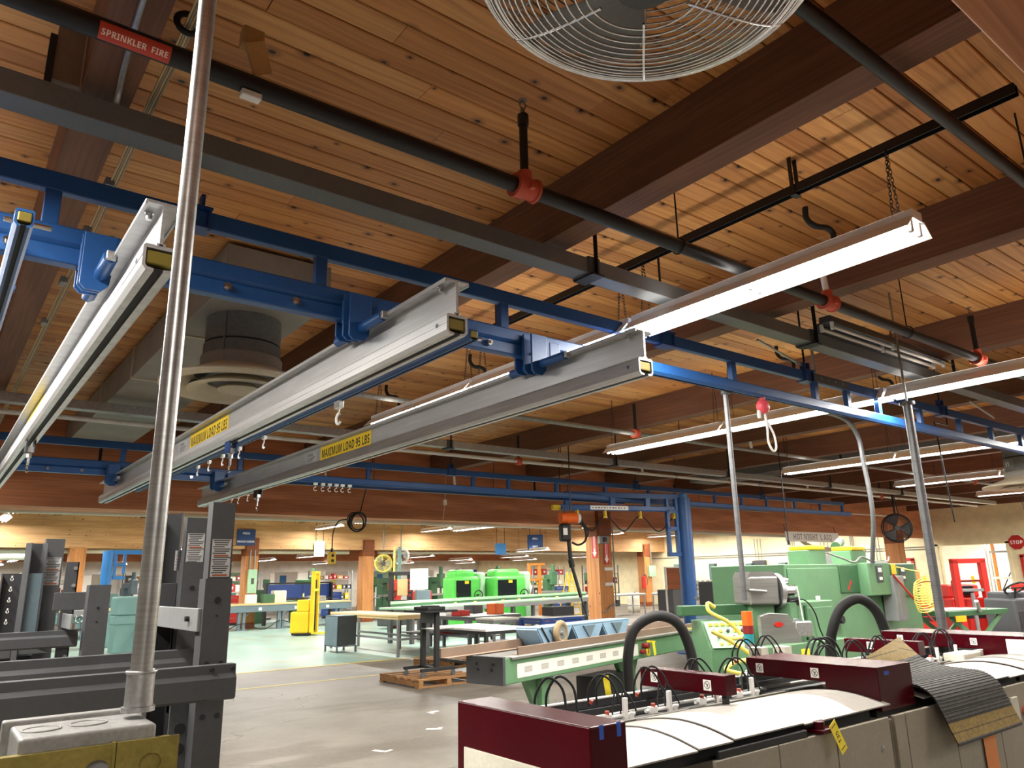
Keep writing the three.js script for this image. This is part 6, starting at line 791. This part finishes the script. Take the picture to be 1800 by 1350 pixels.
solo('conduit_run', [rod([10.12, 2.2, -29.92], [10.12, 2.95, -29.92], 0.03, 8), rod([10.3, 2.2, -29.92], [10.3, 2.95, -29.92], 0.03, 8)], M.galvDull, 'pair of conduits above the switch box on the bench column', 'conduit');
{ const t = thing('switch_cabinet', 'grey green switch box on the column behind the slate bench', 'switch box', [10.22, 1.75, -29.86]); mesh('box', rb(0.34, 0.9, 0.14, 0, 0, 0, 0.015), M.mint, t); mesh('lever', r6(-0.05, 0.05, -0.1, 0.12, 0.07, 0.09, 0.004), M.greyDark, t); }
{ const s = solo('fire_sign', bx(0.36, 0.55, 0.01, 9.1, 1.95, -31.5), printed(0.36, 0.55, (k, W, H) => { k.fillStyle = '#c4252b'; k.fillRect(0, 0, W, H); k.fillStyle = '#f3d9d6'; k.fillRect(W * 0.12, H * 0.08, W * 0.76, H * 0.3); k.beginPath(); k.arc(W / 2, H * 0.68, W * 0.2, 0, 7); k.fill(); }, 150), 'red and white fire sign left of the bench column', 'sign'); const p = thing('sign_post', 'thin post carrying the red fire sign', 'post', [9.1, 0, -31.56]); mesh('post', rod([0, 0, 0], [0, 2.2, 0], 0.03, 8), M.galvDull, p); }
// ================= FAR MACHINES AND STORES =================
function lathe_(label, x, z, turn, mat, s = 1) {
  const t = thing('machine_lathe', label, 'lathe', [x, 0, z], turn, 'far machine tools'); t.scale.setScalar(s);
  mesh('bed', r6(-1.1, 1.1, 0.7, 0.92, -0.25, 0.2, 0.02), mat, t); mesh('headstock', [r6(-1.1, -0.45, 0.92, 1.4, -0.3, 0.22, 0.05)], mat, t); mesh('chuck', cyl(0.16, 0.16, -0.37, 1.15, -0.03, 20, 0, 0, Math.PI / 2), M.steel, t); mesh('tailstock', [r6(0.7, 1.0, 0.92, 1.25, -0.15, 0.1, 0.03), cyl(0.05, 0.5, 0.7, 1.15, -0.03, 12, 0, 0, Math.PI / 2)], mat, t); mesh('carriage', r6(-0.05, 0.35, 0.86, 1.05, -0.3, 0.3, 0.02), M.grey, t); mesh('handwheel', [tor(0.1, 0.014, 0.15, 0.82, 0.34), cyl(0.02, 0.08, 0.15, 0.82, 0.3, 8, Math.PI / 2)], M.chrome, t);
  mesh('pedestal', r6(-1.08, -0.5, 0, 0.72, -0.24, 0.18, 0.02), mat, t); mesh('pedestal', r6(0.65, 1.05, 0, 0.72, -0.24, 0.18, 0.02), mat, t); mesh('chip_tray', r6(-0.6, 0.75, 0.5, 0.54, -0.35, 0.35, 0.01), M.greyDark, t); return t;
}
function mill(label, x, z, turn, mat) {
  const t = thing('milling_machine', label, 'milling machine', [x, 0, z], turn, 'far machine tools');
  mesh('base', r6(-0.4, 0.4, 0, 0.2, -0.5, 0.4, 0.03), mat, t); mesh('column', r6(-0.22, 0.22, 0.2, 1.6, -0.5, -0.1, 0.04), mat, t); mesh('ram', r6(-0.16, 0.16, 1.55, 1.8, -0.5, 0.4, 0.03), mat, t); mesh('head', [r6(-0.15, 0.15, 1.3, 1.95, 0.2, 0.5, 0.04), cyl(0.1, 0.35, 0, 2.1, 0.35, 16), cyl(0.05, 0.3, 0, 1.2, 0.35, 12)], mat, t); mesh('table', r6(-0.7, 0.7, 0.95, 1.04, 0.0, 0.36, 0.01), M.steel, t); mesh('knee', r6(-0.2, 0.2, 0.5, 0.95, -0.1, 0.35, 0.02), mat, t); mesh('handwheel', tor(0.1, 0.015, 0.75, 1.0, 0.18, 0, Math.PI / 2), M.chrome, t); return t;
}
function shelving(label, x, z, turn, w, h, boxes) {
  const t = thing('shelf_rack', label, 'shelving', [x, 0, z], turn); for (const sx of [-1, 1]) for (const sz of [-1, 1]) mesh('upright', r6(sx * w / 2 - 0.03, sx * w / 2 + 0.03, 0, h, sz * 0.25 - 0.03, sz * 0.25 + 0.03, 0.004), M.grey, t);
  const n = Math.round(h / 0.55); for (let i = 0; i < n; i++) mesh('shelf', r6(-w / 2, w / 2, 0.15 + i * 0.55, 0.18 + i * 0.55, -0.28, 0.28, 0.004), M.galvDull, t);
  const c = Math.cos(turn), s = Math.sin(turn), cols = [[M.navy, 'navy'], [M.cream, 'cream'], [M.red, 'red'], [M.white, 'white'], [M.cardboard, 'cardboard'], [M.yellow, 'yellow'], [M.greenDark, 'green'], [M.greyDark, 'dark grey'], [M.paper, 'off-white'], [M.darkRed, 'dark red'], [M.skyBlue, 'sky blue']];
  for (let i = 1; i < n; i++) { let u = -w / 2 + 0.08, k = 0; while (u < w / 2 - 0.25) { const bw = rr(0.16, 0.38), bh = rr(0.14, 0.4); const lx = u + bw / 2; const [m, cn] = cols[Math.floor(rnd() * cols.length)]; const o = thing('storage_box', cn + ' box, ' + ORD[k % 12] + ' on the ' + ORD[i] + ' shelf, ' + boxes, 'box', [x + lx * c, 0.18 + i * 0.55, z - lx * s], turn, 'stored boxes'); mesh('box_body', r6(-bw / 2, bw / 2, 0, bh, -0.18, 0.18, 0.008), m, o); mesh('box_label', r6(-bw * 0.2, bw * 0.2, bh * 0.3, bh * 0.65, 0.18, 0.184, 0.001), M.paper, o); u += bw + rr(0.02, 0.08); k++; } }
  return t;
}
// left back
const farSay = ['first', 'second', 'third', 'fourth', 'fifth', 'sixth', 'seventh', 'eighth'];
[[5.2, -22.5, 0.1, M.tealPaint], [3.4, -24.5, 0.2, M.tealPaint], [6.6, -33.0, 0.0, M.tealPaint], [9.2, -34.5, 0.1, M.greenDark], [12.6, -33.4, 0.0, M.greenDark], [4.6, -36, 0, M.tealPaint], [11.2, -37.6, 0.2, M.tealPaint]].forEach(([x, z, a, m], i) => lathe_((m === M.tealPaint ? 'teal' : 'dark green') + ' engine lathe in the left machine area, ' + farSay[i] + ' in order of nearness', x, z, a, m));
[[14.0, -33.6, 0.6, M.greenDark], [17.6, -32.6, 0.4, M.greenDark], [19.6, -31.5, 0.2, M.greenDark], [7.6, -38.4, 0.2, M.slate], [22.5, -30.8, 0.1, M.greenDark], [24.6, -28.9, -0.3, M.greenDark]].forEach(([x, z, a, m], i) => mill((m === M.slate ? 'slate' : 'dark green') + ' milling machine in the far bays, ' + farSay[i] + ' from the left', x, z, a, m));
[[2.2, -39, 0, 'far left rack'], [5.0, -43, 0, 'rack behind the teal lathes'], [9.5, -43.5, 0, 'rack behind the bench column'], [13.4, -41.5, 0, 'rack behind the stacker'], [18.5, -41, 0, 'rack behind the orange column'], [26.5, -38, 0, 'rack behind the presses'], [31.6, -32.6, 0, 'far right rack'], [28.8, -34.2, 0, 'rack next to the far right one']].forEach(([x, z, a, l], i) => shelving('grey steel shelving, ' + l, x, z, a, 2.4, 2.3, l));
{ const t = thing('bench_cabinet', 'long navy blue machine guard on the far bench left of the stacker mast', 'machine', [12.6, 0, -31.2]); mesh('guard_panel', [r6(-1.3, 0.3, 1.05, 1.6, -0.2, -0.14, 0.01)], M.navy, t); mesh('guard_panel', r6(0.32, 1.5, 1.05, 1.6, -0.2, -0.14, 0.01), M.navy, t); mesh('frame', [r6(-1.35, -1.28, 0, 1.66, -0.2, 0.1, 0.01), r6(1.5, 1.57, 0, 1.66, -0.2, 0.1, 0.01), r6(-1.35, 1.57, 1.62, 1.68, -0.2, -0.1, 0.01), r6(-1.3, 1.5, 0.98, 1.05, -0.25, 0.3, 0.01)], M.black, t); }
[[11.1, 0.94, -29.3, 0.5, 0.42, M.cream, 'cream cabinet box on the slate bench'], [10.6, 0.94, -29.1, 0.45, 0.3, M.greenDark, 'dark green box on the slate bench beside the cream one'], [10.0, 0.94, -29.2, 0.35, 0.3, M.white, 'white stacked trays on the slate bench'], [9.1, 0.94, -29.2, 0.22, 0.3, M.pink, 'pink bottle box on the slate bench'], [8.6, 0.94, -29.3, 0.5, 0.3, M.tealPaint, 'teal vise block on the slate bench'], [12.6, 0.94, -29.2, 0.7, 0.18, M.steel, 'pile of bright metal parts on the slate bench']].forEach(([x, y, z, w, h, m, l]) => { const t = thing('bench_item', l, 'box', [x, y, z]); mesh('body', rb(w, h, 0.35, 0, h / 2, 0, 0.02), m, t); mesh('lid', rb(w * 0.96, 0.03, 0.33, 0, h + 0.012, 0, 0.008), m, t); });
// plain white panels on the back wall, their colour standing in for bright windows
for (let i = 0; i < 9; i++) { const x = 1.5 + i * 4.1; const o = struct('window_' + (i + 1), r6(x, x + 2.6, 1.1, 2.3, ROOM.z0 - 0.01, ROOM.z0 + 0.03, 0.01), M.paper, 'pale wall panel on the back wall, ' + ORD[i] + ' from the left'); }
{ const t = thing('jib_crane', 'small blue jib crane far behind the rack frames', 'jib crane', [3.55, 0, -20.7]); mesh('mast', cyl(0.12, 2.5, 0, 1.25, 0, 20), M.skyBlue, t); mesh('arm', r6(0, 2.2, 2.42, 2.52, -0.05, 0.05, 0.006), M.skyBlue, t); mesh('kingpost_frame', [r6(0.14, 0.2, 1.85, 2.45, -0.04, 0.04, 0.004), r6(0.34, 0.4, 1.95, 2.45, -0.04, 0.04, 0.004), r6(0.14, 0.4, 1.82, 1.9, -0.05, 0.05, 0.004), r6(0.14, 0.4, 2.15, 2.2, -0.05, 0.05, 0.004)], M.skyBlue, t); }
{ const q = new THREE.Quaternion().setFromUnitVectors(V(0, -1, 0), V(-0.6, -0.1, 0.75).normalize()); cageFan('wall_fan', 'small pale wall fan hung left of the orange column', 0.35, 0.006, 6, [16.4, 2.7, -29.2], q, M.white, M.grey, null); cageFan('wall_fan', 'yellowish wall fan hung above the black cabinet', 0.35, 0.006, 6, [14.7, 2.35, -27.6], q, M.hoseYellow, M.grey, null); cageFan('wall_fan', 'round dark fan on the pale panel left of the near column', 0.35, 0.006, 6, [27.9, 2.55, -28.6], q, M.pipe, M.steelGrey, null);
  [[16.4, -29.2, 'the small pale fan'], [14.7, -27.6, 'the yellowish fan'], [27.9, -28.6, 'the round dark fan']].forEach(([x, z, s]) => solo('fan_drop_pole', rod([x, 2.9, z], [x, DECK, z], 0.025, 8), M.galvDull, 'thin pole from the ceiling holding ' + s, 'pole')); }
{ const t = thing('floor_truck', 'red and black hand truck machine right of the orange column', 'truck', [13.9, 0, -25.0], 0.3); mesh('column', r6(-0.12, 0.12, 0, 1.7, -0.1, 0.1, 0.02), M.red, t); mesh('head', r6(-0.35, 0.2, 1.3, 1.62, -0.15, 0.15, 0.04), M.red, t); mesh('steering_wheel', [tor(0.18, 0.02, -0.5, 1.1, 0.2, 0.9), rod([-0.5, 0.7, 0.1], [-0.5, 1.1, 0.2], 0.03)], M.black, t); mesh('base', r6(-0.7, 0.3, 0.1, 0.75, -0.3, 0.3, 0.05), M.greyDark, t); }
[[24.8, -24.2, 'left'], [27.2, -23.4, 'right']].forEach(([x, z, s]) => table('work_bench', 'steel work bench before the yellow wall, ' + s + ' of two', 'bench', [x - 1, x + 1], [z - 0.4, z + 0.4], 0.9, M.white, M.grey, { shelf: 0.4 }));
[[20.5, -16.6], [23.5, -15.9]].forEach(([x, z], i) => { const t = thing('pipe_stack', 'rack of stacked pale pipe ends right of the near column, ' + (i ? 'right' : 'left') + ' unit', 'pipe rack', [x, 0, z], -0.6); for (const s of [-0.6, 0.6]) mesh('upright', r6(s - 0.05, s + 0.05, 0, 2.0, -0.3, 0.3, 0.006), M.tealPaint, t); const g = []; for (let r = 0; r < 9; r++) for (let k = 0; k < 6; k++) g.push(cyl(0.075, 0.9, -0.42 + k * 0.165 + (r % 2) * 0.03, 0.2 + r * 0.15, 0, 10, Math.PI / 2)); const m = mesh('pipe_ends', g, M.cream, t); m.userData.kind = 'stuff'; mesh('shelf', r6(-0.6, 0.6, 0.08, 0.12, -0.3, 0.3, 0.004), M.tealPaint, t); });

// tool chests, drill presses, drums and gas bottles filling the far bays
function chest(label, x, z, mat) { const t = thing('tool_chest', label, 'tool chest', [x, 0, z], -0.3); mesh('chest_body', r6(-0.45, 0.45, 0.1, 1.2, -0.25, 0.22, 0.015), mat, t); for (let i = 0; i < 5; i++) { const d = mesh('drawer', r6(-0.42, 0.42, 0.16 + i * 0.2, 0.34 + i * 0.2, 0.22, 0.24, 0.006), mat, t); mesh('drawer_pull', r6(-0.3, 0.3, 0.29 + i * 0.2, 0.31 + i * 0.2, 0.24, 0.26, 0.004), M.chrome, d); } mesh('foot', r6(-0.4, 0.4, 0, 0.1, -0.2, 0.18, 0.005), M.black, t); }
function drill(label, x, z, mat) { const t = thing('drill_press', label, 'drill press', [x, 0, z], -0.4, 'far machine tools'); mesh('base', r6(-0.3, 0.3, 0, 0.1, -0.3, 0.3, 0.02), M.greyDark, t); mesh('column', cyl(0.06, 1.7, 0, 0.95, -0.12, 14), M.steel, t); mesh('head', [r6(-0.15, 0.15, 1.45, 1.85, -0.35, 0.3, 0.05), cyl(0.04, 0.3, 0, 1.32, 0.15, 12)], mat, t); mesh('work_table', r6(-0.25, 0.25, 0.9, 0.95, -0.1, 0.35, 0.01), M.steel, t); mesh('handle', rod([0.15, 1.6, 0.1], [0.4, 1.42, 0.2], 0.014), M.chrome, t); }
function drum(label, x, z, mat) { const t = thing('steel_drum', label, 'drum', [x, 0, z]); mesh('drum_body', lathe([[0, 0], [0.28, 0], [0.29, 0.3], [0.3, 0.31], [0.29, 0.32], [0.29, 0.58], [0.3, 0.59], [0.29, 0.6], [0.28, 0.88], [0, 0.88]], 0, 0, 0, 22), mat, t); mesh('bung', cyl(0.04, 0.03, 0.12, 0.89, 0, 10), M.black, t); }
[[10.4, -33.0, M.red, 'red'], [15.7, -34.6, M.navy, 'navy'], [17.4, -29.2, M.red, 'dark'], [22.0, -33.5, M.greyDark, 'dark grey'], [27.6, -31.6, M.navy, 'blue'], [6.9, -30.9, M.slate, 'slate']].forEach(([x, z, m, c], i) => chest(c + ' drawer chest in the far bays, ' + ORD[i] + ' listed from the bench column', x, z, m));
[[8.4, -32.2, M.tealPaint, 'teal'], [13.2, -36.5, M.greenDark, 'dark green'], [16.6, -32.0, M.greenDark, 'green'], [20.6, -34, M.slate, 'slate'], [24.2, -33.2, M.cream, 'cream'], [25.6, -27.2, M.greenDark, 'deep green']].forEach(([x, z, m, c], i) => drill(c + ' drill press in the far bays, ' + ORD[i] + ' from the left', x, z, m));
[[5.9, -25.2, M.navy, 'navy'], [18.3, -27.6, M.yellow, 'yellow'], [26.9, -25.6, M.cream, 'cream'], [29.2, -20.4, M.greyDark, 'dark grey']].forEach(([x, z, m, c]) => drum(c + ' steel drum standing in the far bays', x, z, m));
for (let i = 0; i < 8; i++) { const x = 4.5 + i * 3.2, z = -44.6; const t = thing('notice_board', 'pale notice board on the farthest girder line, ' + ORD[i] + ' from the left', 'board', [x, 0, z]); mesh('board', r6(-0.7, 0.7, 1.3, 2.3, -0.02, 0.02, 0.005), i % 3 ? M.paper : M.mint, t); mesh('leg', r6(-0.66, -0.6, 0, 1.3, -0.02, 0.02, 0.004), M.grey, t); mesh('leg', r6(0.6, 0.66, 0, 1.3, -0.02, 0.02, 0.004), M.grey, t); mesh('pinned_sheet', r6(-0.4, 0.0, 1.6, 2.1, 0.02, 0.025, 0.002), i % 2 ? M.paperYellow : M.skyBlue, t); }

scene.traverse((o) => { if (o.isLight) o.castShadow = true; });
renderer.render(scene, camera);
